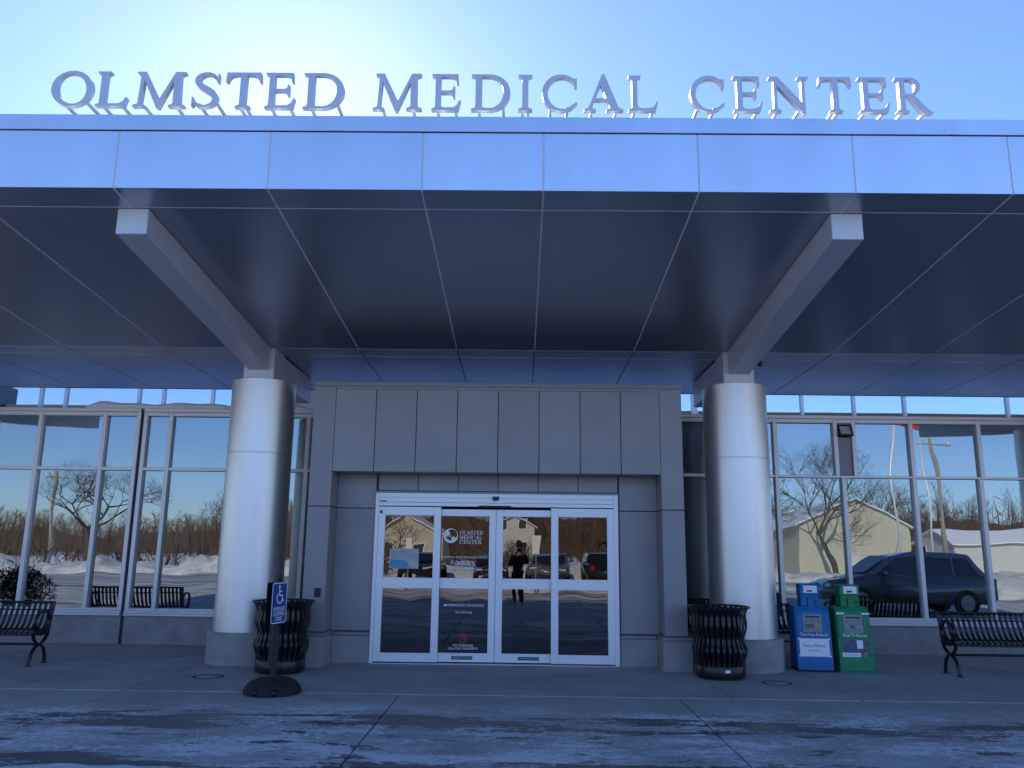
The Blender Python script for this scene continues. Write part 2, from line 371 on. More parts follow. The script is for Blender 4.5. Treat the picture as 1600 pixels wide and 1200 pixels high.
# beams and columns
for s in (-2.95, -1, 1, 2.95):
    bx = CX + s*3.555
    mb = MB(); y0, y1 = 7.60, 11.76
    dz = 0 if abs(s) == 1 else -.16
    mb.prism([(y0, 4.635+dz), (y1, 4.175+dz), (y1, zs(y1)-.003), (y0, zs(y0)-.003)], 'x', bx-.155, bx+.155)
    bmesh.ops.bevel(mb.bm, geom=mb.bm.edges[:], offset=.006, segments=1, affect='EDGES')
    bm_ = bp(mb, 'beam', M['beam'])
    mb = MB(); mb.box(bx-.225, bx+.225, 11.765, 12.26, 4.03, 4.512, .006); mb.box(bx-.224, bx+.224, 12.261, 13.9, 4.05, 4.48, .005)
    bp(mb, 'beam_stub', M['beam'], bm_)
    cy = 12.1
    mb = MB()
    mb.lathe([(0, .30), (.466, .30), (.466, 2.925), (.461, 2.93), (.461, 2.945), (.466, 2.95), (.466, 4.024), (.46, 4.03), (0, 4.03)], 96, (bx, cy))
    for f in mb.bm.faces:
        if abs(f.normal.z) > .5: f.smooth = False
    c_ = bp(mb, 'column', M['column'])
    mb = MB(); mb.lathe([(.535, -.01), (.535, .415), (.525, .428), (.467, .432)], 72, (bx, cy)); bp(mb, 'plinth', M['concrete'], c_)
    md = c_.modifiers.new('edges', 'EDGE_SPLIT'); md.split_angle = R_(40)
mb = MB(); mb.lathe([(0, 4.43), (.02, 4.433), (.036, 4.45), (.04, 4.475), (.04, 4.503)], 20, (3.70, 12.35)); bp(mb, 'security_camera', M['black'])

# portal (dark grey projecting bulkhead)
PY, RY = 11.65, 12.1
xo0, xo1, xi0, xi1, zo, zt = -3.02, 2.32, -2.705, 2.005, 2.675, 3.905
mb = MB()
mb.box(xo0+.02, xi0-.02, PY+.02, 13.9, .42, 3.90); mb.box(xi1+.02, xo1-.02, PY+.02, 13.9, .42, 3.90)
mb.box(xi0-.02, xi1+.02, PY+.02, 13.9, zo+.02, 3.899); mb.box(xi0-.02, -2.13, RY+.02, 13.88, .40, zo+.02); mb.box(1.45, xi1+.02, RY+.02, 13.88, .40, zo+.02)
mb.box(-2.13, 1.45, RY+.02, 13.88, 2.44, zo+.02)
portal = bp(mb, 'entrance_portal', M['reveal_dark'])
mb = MB(); mb.box(xo0-.012, xo1+.012, PY-.012, 13.92, 3.915, 3.985, .004); bp(mb, 'portal_cap', M['grey2'], portal)
pj = [xi0, -2.11, -1.517, -.925, -.332, .26, .852, 1.437, xi1]
G = .011
for a, b in zip(pj, pj[1:]):
    mb = MB(); mb.box(a+G/2, b-G/2, PY, PY+.025, zo, 3.874, .003); mb.box(a+G/2, b-G/2, PY+.0255, RY-.002, zo, zo+.02, .002)
    bp(mb, 'cladding_panel', M['grey'], portal)
mb = MB(); mb.box(xi0+G/2, xi1-G/2, PY+.002, PY+.02, 3.878, 3.914); bp(mb, 'portal_trim', M['grey'], portal)
HJ = 2.175
for a, b in ((xo0, xi0), (xi1, xo1)):
    for z0, z1 in ((.46, HJ-.006), (HJ+.006, 3.914)):
        mb = MB(); mb.box(a, b-(G/2 if a < 0 else 0)*0, PY, PY+.02, z0, z1, .003)
        # side returns
        if a < 0: mb.box(b-.02, b, PY+.021, RY-.001, z0, min(z1, zo-.002), .002); mb.box(a, a+.02, PY+.021, 13.93, z0, z1, .002)
        else: mb.box(a, a+.02, PY+.021, RY-.001, z0, min(z1, zo-.002), .002); mb.box(b-.02, b, PY+.021, 13.93, z0, z1, .002)
        bp(mb, 'pier_panel', M['grey'], portal)
# recess wall cladding
for a, b in ((xi0+.001, -2.135), (1.455, xi1-.001)):
    for z0, z1 in ((.44, HJ-.006), (HJ+.006, zo-.001)):
        mb = MB(); mb.box(a, b, RY, RY+.02, z0, z1, .003); bp(mb, 'recess_panel', M['grey'], portal)
rj = [-2.105, -1.517, -.925, -.332, .26, .852, 1.437]
for a, b in zip(rj, rj[1:]):
    mb = MB(); mb.box(a+G/2, b-G/2, RY, RY+.02, 2.44, zo-.001, .003); bp(mb, 'recess_panel', M['grey'], portal)
# plinth courses at the foot of the portal
for q in ((xo0-.05, xi0+.03, PY-.05, 13.93, .40), (xi1-.03, xo1+.05, PY-.05, 13.93, .40), (xi0+.031, -2.13, RY-.03, 13.0, .371), (1.445, xi1-.031, RY-.03, 13.0, .371)):
    mb = MB(); mb.box(*q[:4], -.01, q[4], .008); bp(mb, 'stone_plinth', M['concrete'], portal)
for q in ((xo0-.06, xi0+.04, PY-.06, 13.94, .401, .452), (xi1-.04, xo1+.06, PY-.06, 13.94, .401, .452), (xi0+.041, -2.128, RY-.04, 13.0, .372, .425), (1.443, xi1-.041, RY-.04, 13.0, .372, .425)):
    mb = MB(); mb.box(*q, .01); bp(mb, 'stone_ledge', M['grey2'], portal)
mb = MB(); mb.box(-2.85, -2.765, PY-.035, PY-.001, .925, 1.045, .008); mb.box(-2.835, -2.78, PY-.039, PY-.0351, .95, 1.02, .001); bp(mb, 'card_reader', M['black'], portal)

# ------------------------------------------------------------------ glyphs (serif capitals, cap height 1)
def arc(cx, cy, rx, ry, a0, a1, n=18):
    return [(cx+rx*math.cos(R_(a0+(a1-a0)*i/n)), cy+ry*math.sin(R_(a0+(a1-a0)*i/n))) for i in range(n+1)]
def rot(pts, a, c): 
    ca, sa = math.cos(a), math.sin(a); return [(c[0]+(x-c[0])*ca-(y-c[1])*sa, c[1]+(x-c[0])*sa+(y-c[1])*ca) for x, y in pts]
STL = [(0, 1), (0, .955), (.08, .925), (.095, .88), (.095, .12), (.08, .075), (0, .045)]
def crom(P, n=6):
    out = []
    for i in range(len(P)-1):
        p0, p1, p2, p3 = P[max(i-1, 0)], P[i], P[i+1], P[min(i+2, len(P)-1)]
        for k in range(n):
            t = k/n
            out.append(tuple(.5*(2*b+(c-a)*t+(2*a-5*b+4*c-d)*t*t+(3*b-a-3*c+d)*t**3) for a, b, c, d in zip(p0, p1, p2, p3)))
    return out+[P[-1]]
def glyph_S():
    sp = crom([(.58, .775, .03), (.555, .86, .075), (.475, .935, .07), (.34, .965, .07), (.19, .905, .105), (.125, .775, .135), (.185, .64, .15), (.33, .53, .165), (.49, .41, .165), (.565, .26, .14), (.51, .115, .10), (.36, .035, .07), (.21, .05, .07), (.11, .125, .075), (.06, .235, .03)])
    L_, R2 = [], []
    for i, (x, y, wd) in enumerate(sp):
        a, b = sp[max(i-1, 0)], sp[min(i+1, len(sp)-1)]
        dx, dy = b[0]-a[0], b[1]-a[1]; l = math.hypot(dx, dy) or 1
        L_.append((x-dy/l*wd/2, y+dx/l*wd/2)); R2.append((x+dy/l*wd/2, y-dx/l*wd/2))
    # small vertical beaks
    return [[(.63, .72)] + [(.63, .96), (.60, .955)] + R2[4:-3] + [(.02, .02), (.015, .30), (.045, .30)] + L_[-4:3:-1] + [(.47, .93-.035), (.545, .85), (.585, .72)]]
GL = {
 'I': [[(0, 0), (.34, 0), (.34, .045), (.26, .075), (.245, .12), (.245, .88), (.26, .925), (.34, .955), (.34, 1)] + STL],
 'L': [[(0, 0), (.74, 0), (.80, .25), (.755, .26), (.70, .14), (.60, .085), (.36, .075), (.275, .10), (.245, .17), (.245, .88), (.26, .925), (.34, .955), (.34, 1)] + STL],
 'E': [[(0, 0), (.72, 0), (.78, .27), (.735, .275), (.67, .14), (.58, .085), (.34, .075), (.265, .10), (.245, .16), (.245, .48), (.50, .48), (.555, .45), (.575, .36), (.62, .36), (.62, .66), (.575, .66), (.555, .57), (.50, .545), (.245, .545), (.245, .93), (.50, .93), (.60, .91), (.65, .85), (.67, .74), (.715, .74), (.70, 1)] + STL],
 'T': [[(.02, 1), (0, .73), (.045, .73), (.085, .84), (.15, .91), (.25, .93), (.345, .93), (.345, .12), (.33, .075), (.25, .045), (.25, 0), (.595, 0), (.595, .045), (.515, .075), (.495, .12), (.495, .93), (.59, .93), (.69, .91), (.755, .84), (.795, .73), (.84, .73), (.82, 1)]],
 'D': [[(0, 0)] + arc(.42, .5, .48, .5, -90, 90, 26) + STL, [(.245, .12), (.29, .075)] + arc(.42, .5, .32, .435, -90, 90, 22) + [(.245, .935)]],
 'O': [arc(.5, .5, .5, .53, 0, 360, 44)[:-1], rot(arc(.5, .5, .345, .465, 0, 360, 40)[:-1], R_(14), (.5, .5))],
 'C': [arc(.52, .5, .52, .53, 52, 305, 34) + [(.955, .19), (.925, .24)] + arc(.55, .49, .40, .45, 308, 58, 30) + [(.86, .77), (.90, .66), (.945, .66), (.945, .93), (.90, .905)]],
 'S': glyph_S(),
 'A': [[(0, 0), (.30, 0), (.30, .045), (.22, .065), (.205, .11), (.265, .295), (.575, .295), (.645, .1), (.64, .065), (.56, .045), (.56, 0), (.98, 0), (.98, .045), (.90, .07), (.85, .13), (.52, 1.03), (.455, 1.03), (.13, .12), (.08, .06), (0, .045)], [(.287, .355), (.553, .355), (.425, .72)]],
 'M': [[(0, 0), (.27, 0), (.27, .045), (.20, .07), (.185, .12), (.215, .76), (.53, -.05), (.58, -.05), (.865, .76), (.875, .12), (.86, .075), (.78, .045), (.78, 0), (1.14, 0), (1.14, .045), (1.06, .075), (1.04, .12), (1.02, .88), (1.04, .925), (1.12, .955), (1.12, 1), (.89, 1), (.585, .24), (.25, 1), (.05, 1), (.05, .955), (.12, .925), (.135, .85), (.105, .12), (.09, .075), (0, .045)]],
 'N': [[(0, 0), (.28, 0), (.28, .045), (.205, .075), (.185, .12), (.185, .76), (.80, -.06), (.86, -.06), (.86, .88), (.875, .925), (.95, .955), (.95, 1), (.69, 1), (.69, .955), (.76, .925), (.775, .88), (.775, .27), (.21, 1), (0, 1), (0, .955), (.08, .925), (.105, .86), (.105, .12), (.09, .075), (0, .045)]],
 'R': [[(0, 0), (.34, 0), (.34, .045), (.26, .075), (.245, .12), (.245, .465), (.335, .465), (.63, .05), (.72, -.03), (.97, -.03), (.97, .02), (.88, .06), (.82, .12), (.505, .495)] + arc(.41, .75, .27, .25, -62, 90, 18) + STL, [(.245, .53), (.36, .53)] + arc(.40, .735, .135, .20, -80, 90, 14) + [(.245, .935)]],
}
GW = {k: max(p[0] for p in v[0]) for k, v in GL.items()}
DG = None
def curve_mesh(name, splines, depth, m, parent, world):
    """closed 2-D outlines (even-odd fill) in the x,y plane extruded by depth, then moved by matrix world; linked as a mesh"""
    cu = bpy.data.curves.new(name, 'CURVE'); cu.dimensions = '2D'; cu.fill_mode = 'BOTH' if depth else 'FRONT'; cu.extrude = depth/2
    for sp in splines:
        s = cu.splines.new('POLY'); s.points.add(len(sp)-1)
        for q, (x, y) in zip(s.points, sp): q.co = (x, y, 0, 1)
        s.use_cyclic_u = True
    return cu_to_mesh(name, cu, m, parent, world)
def cu_to_mesh(name, cu, m, parent, world):
    t = bpy.data.objects.new('tmp', cu); COL.objects.link(t)
    dg = bpy.context.evaluated_depsgraph_get(); dg.update()
    me = bpy.data.meshes.new_from_object(t.evaluated_get(dg)); me.name = name
    bpy.data.objects.remove(t); bpy.data.curves.remove(cu)
    me.transform(world); me.materials.clear(); me.materials.append(m)
    o = bpy.data.objects.new(name, me); link(o)
    if parent: o.parent = parent
    return o
UPR = Matrix.Rotation(R_(90), 4, 'X')       # text plane x,y -> x,z facing -Y
def text(s, size, m, parent, loc, name='lettering', align='CENTER', rotm=None, depth=.0016, xs=1.0):
    cu = bpy.data.curves.new(name, 'FONT'); cu.body = s; cu.size = size; cu.align_x = align; cu.extrude = depth/2
    W = Matrix.Translation(loc) @ (rotm or Matrix()) @ UPR @ Matrix.Diagonal((xs, 1, 1, 1))
    return cu_to_mesh(name, cu, m, parent, W)
def serif(s, h, m, parent, loc, name='lettering', align='CENTER', gap=.13, depth=.0016, xs=1.0):
    sp, x = [], 0
    for ch in s:
        if ch == ' ': x += .35; continue
        for q in GL[ch]: sp.append([((x+a)*h*xs, b*h) for a, b in q])
        x += GW[ch]+gap
    wd = (x-gap)*h*xs; o = {'CENTER': -wd/2, 'LEFT': 0}[align]
    sp = [[(a+o, b) for a, b in q] for q in sp]
    return curve_mesh(name, sp, depth, m, parent, Matrix.Translation(loc) @ UPR)

# ------------------------------------------------------------------ rooftop sign
S = thing('rooftop_sign', 'row of silver serif capitals standing on rods along the top edge of the canopy', 'sign', (CX, 7.35, 5.72))
SO = S.location.copy()
YL, TH = 7.35, .055
LET = [('O', -4.740, -4.324, 5.892, 6.260), ('L', -4.282, -3.967, 5.885, 6.265), ('M', -3.907, -3.386, 5.882, 6.264), ('S', -3.326, -3.057, 5.878, 6.263), ('T', -2.990, -2.630, 5.876, 6.262), ('E', -2.588, -2.284, 5.873, 6.261), ('D', -2.205, -1.797, 5.870, 6.260), ('M', -1.505, -1.019, 5.864, 6.258), ('E', -0.921, -0.631, 5.861, 6.256), ('D', -0.527, -0.139, 5.861, 6.255), ('I', -0.059, 0.079, 5.862, 6.254), ('C', 0.177, 0.526, 5.867, 6.247), ('A', 0.591, 0.981, 5.864, 6.252), ('L', 1.034, 1.326, 5.865, 6.251), ('C', 1.646, 1.986, 5.870, 6.244), ('E', 2.073, 2.359, 5.866, 6.249), ('N', 2.428, 2.818, 5.866, 6.247), ('T', 2.919, 3.244, 5.866, 6.246), ('E', 3.315, 3.613, 5.866, 6.245), ('R', 3.676, 4.028, 5.866, 6.244)]
for ch, x0, x1, z0, z1 in LET:
    sx, sz = (x1-x0)/GW[ch], z1-z0
    sp = [[(a*sx, b*sz) for a, b in q] for q in GL[ch]]
    lt = curve_mesh('letter', sp, TH, M['letter'], S, Matrix.Translation(Vector((x0, YL+TH/2, z0))-SO) @ UPR)
    wd = x1-x0
    f0, f1 = {'I': (.3, .7), 'T': (.42, .58), 'C': (.24, .72), 'O': (.25, .80), 'S': (.25, .85)}.get(ch, (.2, .82))
    for k, fx in enumerate((f0, f1)):
        xx = x0+wd*fx; zz = z0+.02
        if ch in 'OCS': zz = z0 + sz*(.5-.5*math.sqrt(max(0, 1-(2*fx-1)**2))) + .035
        if ch == 'D' and k: zz = z0+.075
        if ch == 'N' and k: zz = z0+.07
        mb = MB(); mb.box(xx-.013, xx+.013, YL+TH+.001, YL+.92, zz-.012, zz+.012)
        mb.build('mounting_rod', M['letter'], lt, SO)
mb = MB()
for x0, x1 in ((-4.78, -1.75), (-1.55, 1.36), (1.6, 4.06)):
    mb.box(x0, x1, YL+.921, YL+.96, 5.86, 5.95)
    for k in range(4):
        x = x0+.1+(x1-x0-.2)*k/3; mb.box(x-.02, x+.02, YL+.961, YL+1.0, 5.42, 5.94)
mb.build('support_rail', M['letter'], S, SO)

# ------------------------------------------------------------------ automatic sliding doors
dy = RY
mb = MB()
mb.box(-2.128, -2.075, dy-.05, dy+.15, 0, 2.40, .004); mb.box(1.368, 1.43, dy-.05, dy+.15, 0, 2.40, .004)
mb.box(-2.0745, 1.3675, dy-.055, dy+.15, 2.335, 2.40, .004); mb.box(-2.0745, 1.3675, dy-.075, dy+.15, 2.265, 2.334, .004); mb.box(-2.0745, 1.3675, dy-.06, dy+.15, 2.212, 2.2645, .004)
door = bp(mb, 'sliding_door', M['doorframe'])
mb = MB(); mb.box(-2.14, -2.1285, dy-.02, dy+.1, 0, 2.43); mb.box(1.4305, 1.442, dy-.02, dy+.1, 0, 2.43); mb.box(-2.1284, 1.4304, dy-.02, dy+.1, 2.401, 2.43); bp(mb, 'door_trim', M['grey2'], door)
mb = MB(); mb.prism([(-.05, 0), (.05, 0), (.05, -.035), (.03, -.06), (-.03, -.06), (-.05, -.035)], 'y', dy-.105, dy-.0555, Matrix.Translation((-.36, 0, 2.36))); bp(mb, 'motion_sensor', M['black'], door)
mb = MB(); mb.prism([(-.255, 0), (.235, 0), (.215, -.022), (-.235, -.022)], 'y', dy-.085, dy-.0605, Matrix.Translation((-.36, 0, 2.228))); bp(mb, 'sensor_bar', M['black'], door)
mb = MB(); mb.box(-2.06, -1.96, dy-.0775, dy-.0755, 2.27, 2.292); bp(mb, 'maker_plate', M['grey2'], door)
mb = MB(); mb.box(-2.1, 1.42, dy-.05, dy+.12, -.004, .006); bp(mb, 'threshold', M['doorframe'], door)
def leaf(x0, x1, gx0, gx1, y, ztop):
    t = .045; mb = MB()
    mb.box(x0, gx0, y, y+t, .025, ztop, .003); mb.box(gx1, x1, y, y+t, .025, ztop, .003)
    for z0, z1 in ((.025, .135), (1.04, 1.175), (2.075, ztop)): mb.box(gx0+.0005, gx1-.0005, y+.001, y+t-.001, z0, z1, .003)
    mb.box(gx0+.0006, gx1-.0006, y+.008, y+.012, .135, .147); mb.box(gx0+.0006, gx1-.0006, y+.008, y+.012, 1.175, 1.187)
    lf = bp(mb, 'door_leaf', M['doorframe'])
    for z0, z1 in ((.136, 1.039), (1.176, 2.074)):
        mb = MB(); mb.poly([(gx0+.001, y+.025, z0), (gx1-.001, y+.025, z0), (gx1-.001, y+.025, z1), (gx0+.001, y+.025, z1)]); bp(mb, 'pane', M['doorglass'], lf)
    return lf
l1 = leaf(-2.073, -1.158, -1.975, -1.262, dy-.045, 2.20)
l2 = leaf(-1.205, -.355, -1.16, -.452, dy+.02, 2.175)
l3 = leaf(-.350, .50, -.250, .455, dy+.02, 2.175)
l4 = leaf(.453, 1.367, .558, 1.268, dy-.045, 2.20)
for lf, l in ((l1, 'outer left leaf with a notice and a red sticker'), (l2, 'inner left leaf lettered in white'), (l3, 'inner right leaf'), (l4, 'outer right leaf')): lf['label'] = l
gy = dy+.02+.025-.003
def bo(v): return Vector(v)-BO
# writing on the second leaf
XC = -.80
sp = [arc(0, 0, .105, .105, 0, 360, 40)[:-1], rot(arc(.012, .008, .088, .078, 0, 360, 36)[:-1], R_(25), (0, 0))]
curve_mesh('emblem', sp, .0016, M['decal'], l2, Matrix.Translation(bo((-1.015, gy, 1.79))) @ UPR)
mb = MB()
for x, z, r in ((-1.065, 1.825, .035), (-.975, 1.745, .032)):
    mb.tube([(x, gy-.0018, z), (x, gy-.0002, z)], r, 20)
bp(mb, 'emblem_figure', M['decal'], l2)
for k, s in enumerate(('OLMSTED', 'MEDICAL', 'CENTER')): serif(s, .052, M['decal'], l2, bo((-.885, gy, 1.812-.068*k)), align='LEFT', xs=.95 if k < 2 else 1.06)
for s, sz, z in (('HOSPITAL MAIN ENTRANCE HOURS', .040, 1.47), ('Monday - Friday', .042, 1.405), ('5:30 AM - 9:00 PM', .040, 1.365), ('Saturday, Sunday & Holidays', .042, 1.31), ('7:00 AM - 9:00 PM', .040, 1.27), ('EMERGENCY ENTRANCE', .046, .79), ('No Soliciting', .046, .695), ('NO SMOKING', .046, .235), ('ON OMC PROPERTY', .046, .19)):
    text(s, sz, M['decal'], l2, bo((XC + (.03 if s.startswith('EMER') else 0), gy, z)))
mb = MB(); mb.prism([(-1.095, .805), (-1.065, .83), (-1.065, .812), (-1.035, .812), (-1.035, .798), (-1.065, .798), (-1.065, .78)], 'y', gy-.0012, gy-.0002); bp(mb, 'arrow', M['decal'], l2)
sp = [arc(0, 0, .062, .062, 0, 360, 36)[:-1], arc(0, 0, .047, .047, 0, 360, 32)[:-1]]
curve_mesh('no_smoking_symbol', sp, .0016, M['red'], l2, Matrix.Translation(bo((XC, gy, .345))) @ UPR)
mb = MB(); mb.box(-.05, .05, -.0008, .0008, -.007, .007, 0, Matrix.Translation((XC, gy, .345)) @ Matrix.Rotation(R_(45), 4, 'Y'))
mb.box(-.026, .026, -.0004, .0004, -.006, .006, 0, Matrix.Translation((XC, gy-.0015, .345))); bp(mb, 'prohibition_bar', M['red'], l2)
for lf, xc in ((l2, -.815), (l3, .135)):
    mb = MB(); mb.box(xc-.15, xc+.15, dy+.0165, dy+.0195, .06, .105); pl = bp(mb, 'push_plate', M['ink'], lf)
    text('IN EMERGENCY PUSH TO OPEN', .019, M['decal'], lf, bo((xc, dy+.0155, .077)), depth=.001)
gy1 = dy-.045+.025-.003
mb = MB(); mb.box(-1.895, -1.47, gy1-.001, gy1, 1.315, 1.595); bp(mb, 'notice_sheet', M['notice'], l1)
mb = MB(); mb.prism([(-1.885, 1.325), (-1.60, 1.325), (-1.61, 1.37), (-1.66, 1.42), (-1.74, 1.44), (-1.885, 1.435)], 'y', gy1-.003, gy1-.0015); bp(mb, 'notice_print', M['cyan'], l1)
mb = MB()
for k, wd in enumerate((.34, .30, .36, .26)): mb.box(-1.87, -1.87+wd, gy1-.0024, gy1-.0016, 1.56-.03*k, 1.566-.03*k)
bp(mb, 'notice_text', M['cyan'], l1)
mb = MB(); mb.box(-2.058, -2.018, dy-.0475, dy-.0455, 2.10, 2.145); bp(mb, 'red_sticker', M['red'], l1)

# ------------------------------------------------------------------ storefront windows
WY = 13.95
Z0, ZR0, ZR1, Z1 = .535, 2.855, 2.91, 3.80       # sill top, transom, head
def frame_box(mb, x0, x1, z0, z1, y0=WY-.06, y1=WY+.08): mb.box(x0, x1, y0, y1, z0, z1, .004)
def pane(x0, x1, z0, z1, par, y=WY+.01, m=None, name='pane'):
    mb = MB(); mb.poly([(x0, y, z0), (x1, y, z0), (x1, y, z1), (x0, y, z1)]); return bp(mb, name, m or M['glass'], par)
def storefront(xs, m=.035, narrow=None, lower=None):
    """xs: mullion centre lines; one window part per bay"""
    for i, (a, b) in enumerate(zip(xs, xs[1:])):
        mb = MB()
        l = a-m if i == 0 else a+m*.0-m
        frame_box(mb, a-m, a+m, Z0, 3.868)
        if i == len(xs)-2: frame_box(mb, b-m, b+m, Z0, 3.868)
        frame_box(mb, a+m+.0005, b-m-.0005, Z1, 3.866, WY-.058); frame_box(mb, a+m+.0005, b-m-.0005, ZR0, ZR1, WY-.057); frame_box(mb, a+m+.0005, b-m-.0005, Z0, Z0+.04, WY-.057)
        wdw = bp(mb, 'storefront_window', M['alu'])
        pane(a+m, b-m, ZR1, Z1, wdw); pane(a+m, b-m, Z0+.04, ZR0, wdw)
storefront([-11.7, -10.58, -9.46, -8.345, -7.223, -6.635])
storefront([-6.51, -6.069, -4.86, -3.677, -3.06])
storefront([2.36, 3.197])
# right run: upper and lower mullions differ round the narrow panel
def bay(x0, x1, z0, z1, left=True, right=True, m=.035, glass=True):
    mb = MB()
    if left: frame_box(mb, x0-m, x0+m, z0, z1)
    if right: frame_box(mb, x1-m, x1+m, z0, z1)
    zt_, zb_ = (z1-.068, z0+.04) if z1 > 3.8 else (z1, z0+.04)
    if z1 > 3.8: frame_box(mb, x0+m+.0005, x1-m-.0005, zt_, z1-.002, WY-.058)
    frame_box(mb, x0+m+.0005, x1-m-.0005, z0 if z1 < 3.8 else z0, zb_, WY-.057)
    wdw = bp(mb, 'storefront_window', M['alu'])
    if glass: pane(x0+m, x1-m, zb_, zt_, wdw)
    return wdw
ups = [3.197, 4.36, 5.39, 5.70, 6.68, 7.836, 8.99, 10.15, 11.3]; lows = [3.197, 4.36, 5.484, 6.68, 7.80, 8.97, 10.15, 11.3]
for i, (a, b) in enumerate(zip(ups, ups[1:])):
    if a == 5.39:
        wv = bay(a, b, ZR1-.05, 3.868, True, False, glass=False)
        mb = MB(); mb.box(a+.036, b-.036, WY-.02, WY+.02, ZR1, 3.56, .003); mb.box(a+.036, b-.036, WY-.02, WY+.02, 3.765, 3.80, .003); bp(mb, 'infill_panel', M['grey2'], wv)
        mb = MB()
        TM = Matrix.Translation((0, WY-.03, 3.765)) @ Matrix.Rotation(R_(-24), 4, 'X')
        x0, x1 = a+.04, b-.03
        for bx in ((x0, x1, -.03, 0, -.22, -.19), (x0, x1, -.03, 0, -.03, 0), (x0, x0+.03, -.03, 0, -.189, -.031), (x1-.03, x1, -.03, 0, -.189, -.031)): mb.box(*bx, .002, TM)
        bp(mb, 'vent_sash', M['reveal_dark'], wv)
        mb = MB(); mb.box(x0+.031, x1-.031, -.018, -.012, -.189, -.031, 0, TM); bp(mb, 'vent_pane', M['alu'], wv)  # light opaque metal colour stands in for the pane's reflection
    else: bay(a, b, ZR1-.05, 3.868, i > 0, i == len(ups)-2)
for i, (a, b) in enumerate(zip(lows, lows[1:])): bay(a, b, Z0, ZR1-.052, i > 0, i == len(lows)-2)
# dark expansion joint between the two left runs, sills, cap flashing, base wall
mb = MB(); mb.box(-6.5995, -6.5455, WY-.02, WY+.06, .0, 3.88); bp(mb, 'expansion_joint', M['reveal_dark'])
for a, b in ((-11.8, -6.60), (-6.545, -3.0), (2.35, 11.4)):
    mb = MB(); mb.box(a, b, WY-.075, WY+.1, .497, .5345, .004); mb.box(a, b, WY-.095, WY+.1, .455, .4965, .004); bp(mb, 'sill', M['alu'])
    mb = MB(); mb.box(a, b, WY-.045, WY+.2, -.02, .4545, .004); bp(mb, 'base_wall', M['concrete'])
    mb = MB(); mb.box(a, b, WY-.075, WY+.06, 3.8685, 3.93, .006); bp(mb, 'cap_flashing', M['alu'])
# clerestory above the lower roof
CY = 16.5
lm = [-14.0, -12.6, -11.2, -9.95, -9.43, -7.91, -7.40, -6.38, -4.68]
rm = [3.58, 5.75, 6.81, 7.84, 9.94, 12.0, 14.0]
def clere(xs, blinds):
    for i, (a, b) in enumerate(zip(xs, xs[1:])):
        mb = MB(); mb.box(a-.03, a+.03, CY-.05, CY+.06, 3.96, 4.98, .003)
        if i == len(xs)-2: mb.box(b-.03, b+.03, CY-.05, CY+.06, 3.96, 4.98, .003)
        mb.box(a+.031, b-.031, CY-.045, CY+.06, 4.92, 4.98, .003)
        wd = bp(mb, 'clerestory_window', M['alu'])
        pane(a+.03, b-.03, 3.96, 4.92, wd, CY, M['clereglass'])
        if i in blinds:
            mb = MB()
            for k in range(23): mb.box(a+.05, b-.05, CY+.05, CY+.078, 4.0+.04*k, 4.028+.04*k)
            bp(mb, 'blind', M['white'], wd)
clere(lm, (2, 6)); clere(rm, ())
mb = MB(); mb.box(-4.64, -3.2, CY-.04, CY+.2, 3.70, 4.98); mb.box(-14, 14, CY-.04, CY+.3, 4.985, 5.42); bp(mb, 'upper_wall', M['tan'])  # unseen band on top raised to keep sun out of the roof gap
clere([-3.15, -1.5, .15, 1.8, 3.52], ())
mb = MB(); mb.box(-14, 14, 14.05, CY, 3.70, 3.798); bp(mb, 'lower_roof', M['reveal_dark'])
mb = MB(); mb.box(-14, 14, 14.015, CY-.06, 3.80, 3.935, .02); tag(mb.build('bounce_roof_snow', M['roofsnow']), kind='structure')  # unseen snow sheet, added to bounce light up onto the rear soffit
# rooms behind the glass
mb = MB()
mb.box(-12, 12, 20, 20.2, -.01, 5.2); mb.box(-12.2, -12, 14.1, 20.2, -.01, 5.2); mb.box(12, 12.2, 14.1, 20.2, -.01, 5.2)
for x in (-6.45, -5.0, -8.9, 4.4, 7.3): mb.box(x-.22, x+.22, 16.0, 16.4, 0, 3.62)
bp(mb, 'interior_wall', M['interior'])
mb = MB(); mb.box(-12, 12, 14.06, 20, 3.62, 3.699); mb.box(-14, 14, CY+.9, CY+1.0, 3.70, 4.95); bp(mb, 'interior_ceiling', M['interior'])
mb = MB(); mb.box(-12, 12, 14.16, 20, -.03, -.005); bp(mb, 'interior_floor', M['carpet'])
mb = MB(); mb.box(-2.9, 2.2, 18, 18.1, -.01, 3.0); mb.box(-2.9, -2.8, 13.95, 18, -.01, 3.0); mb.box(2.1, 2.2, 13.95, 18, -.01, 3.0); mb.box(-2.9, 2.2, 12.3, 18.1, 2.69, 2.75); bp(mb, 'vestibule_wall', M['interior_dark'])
mb = MB(); mb.box(-2.8, 2.1, 12.25, 18, -.02, -.003); bp(mb, 'vestibule_floor', M['carpet'])
mb = MB(); mb.box(-14, 14, 20.3, 40, -.02, 5.1); mb.box(-14, 14, CY+.31, 20.29, 4.96, 5.04); bp(mb, 'rear_block', M['tan'])

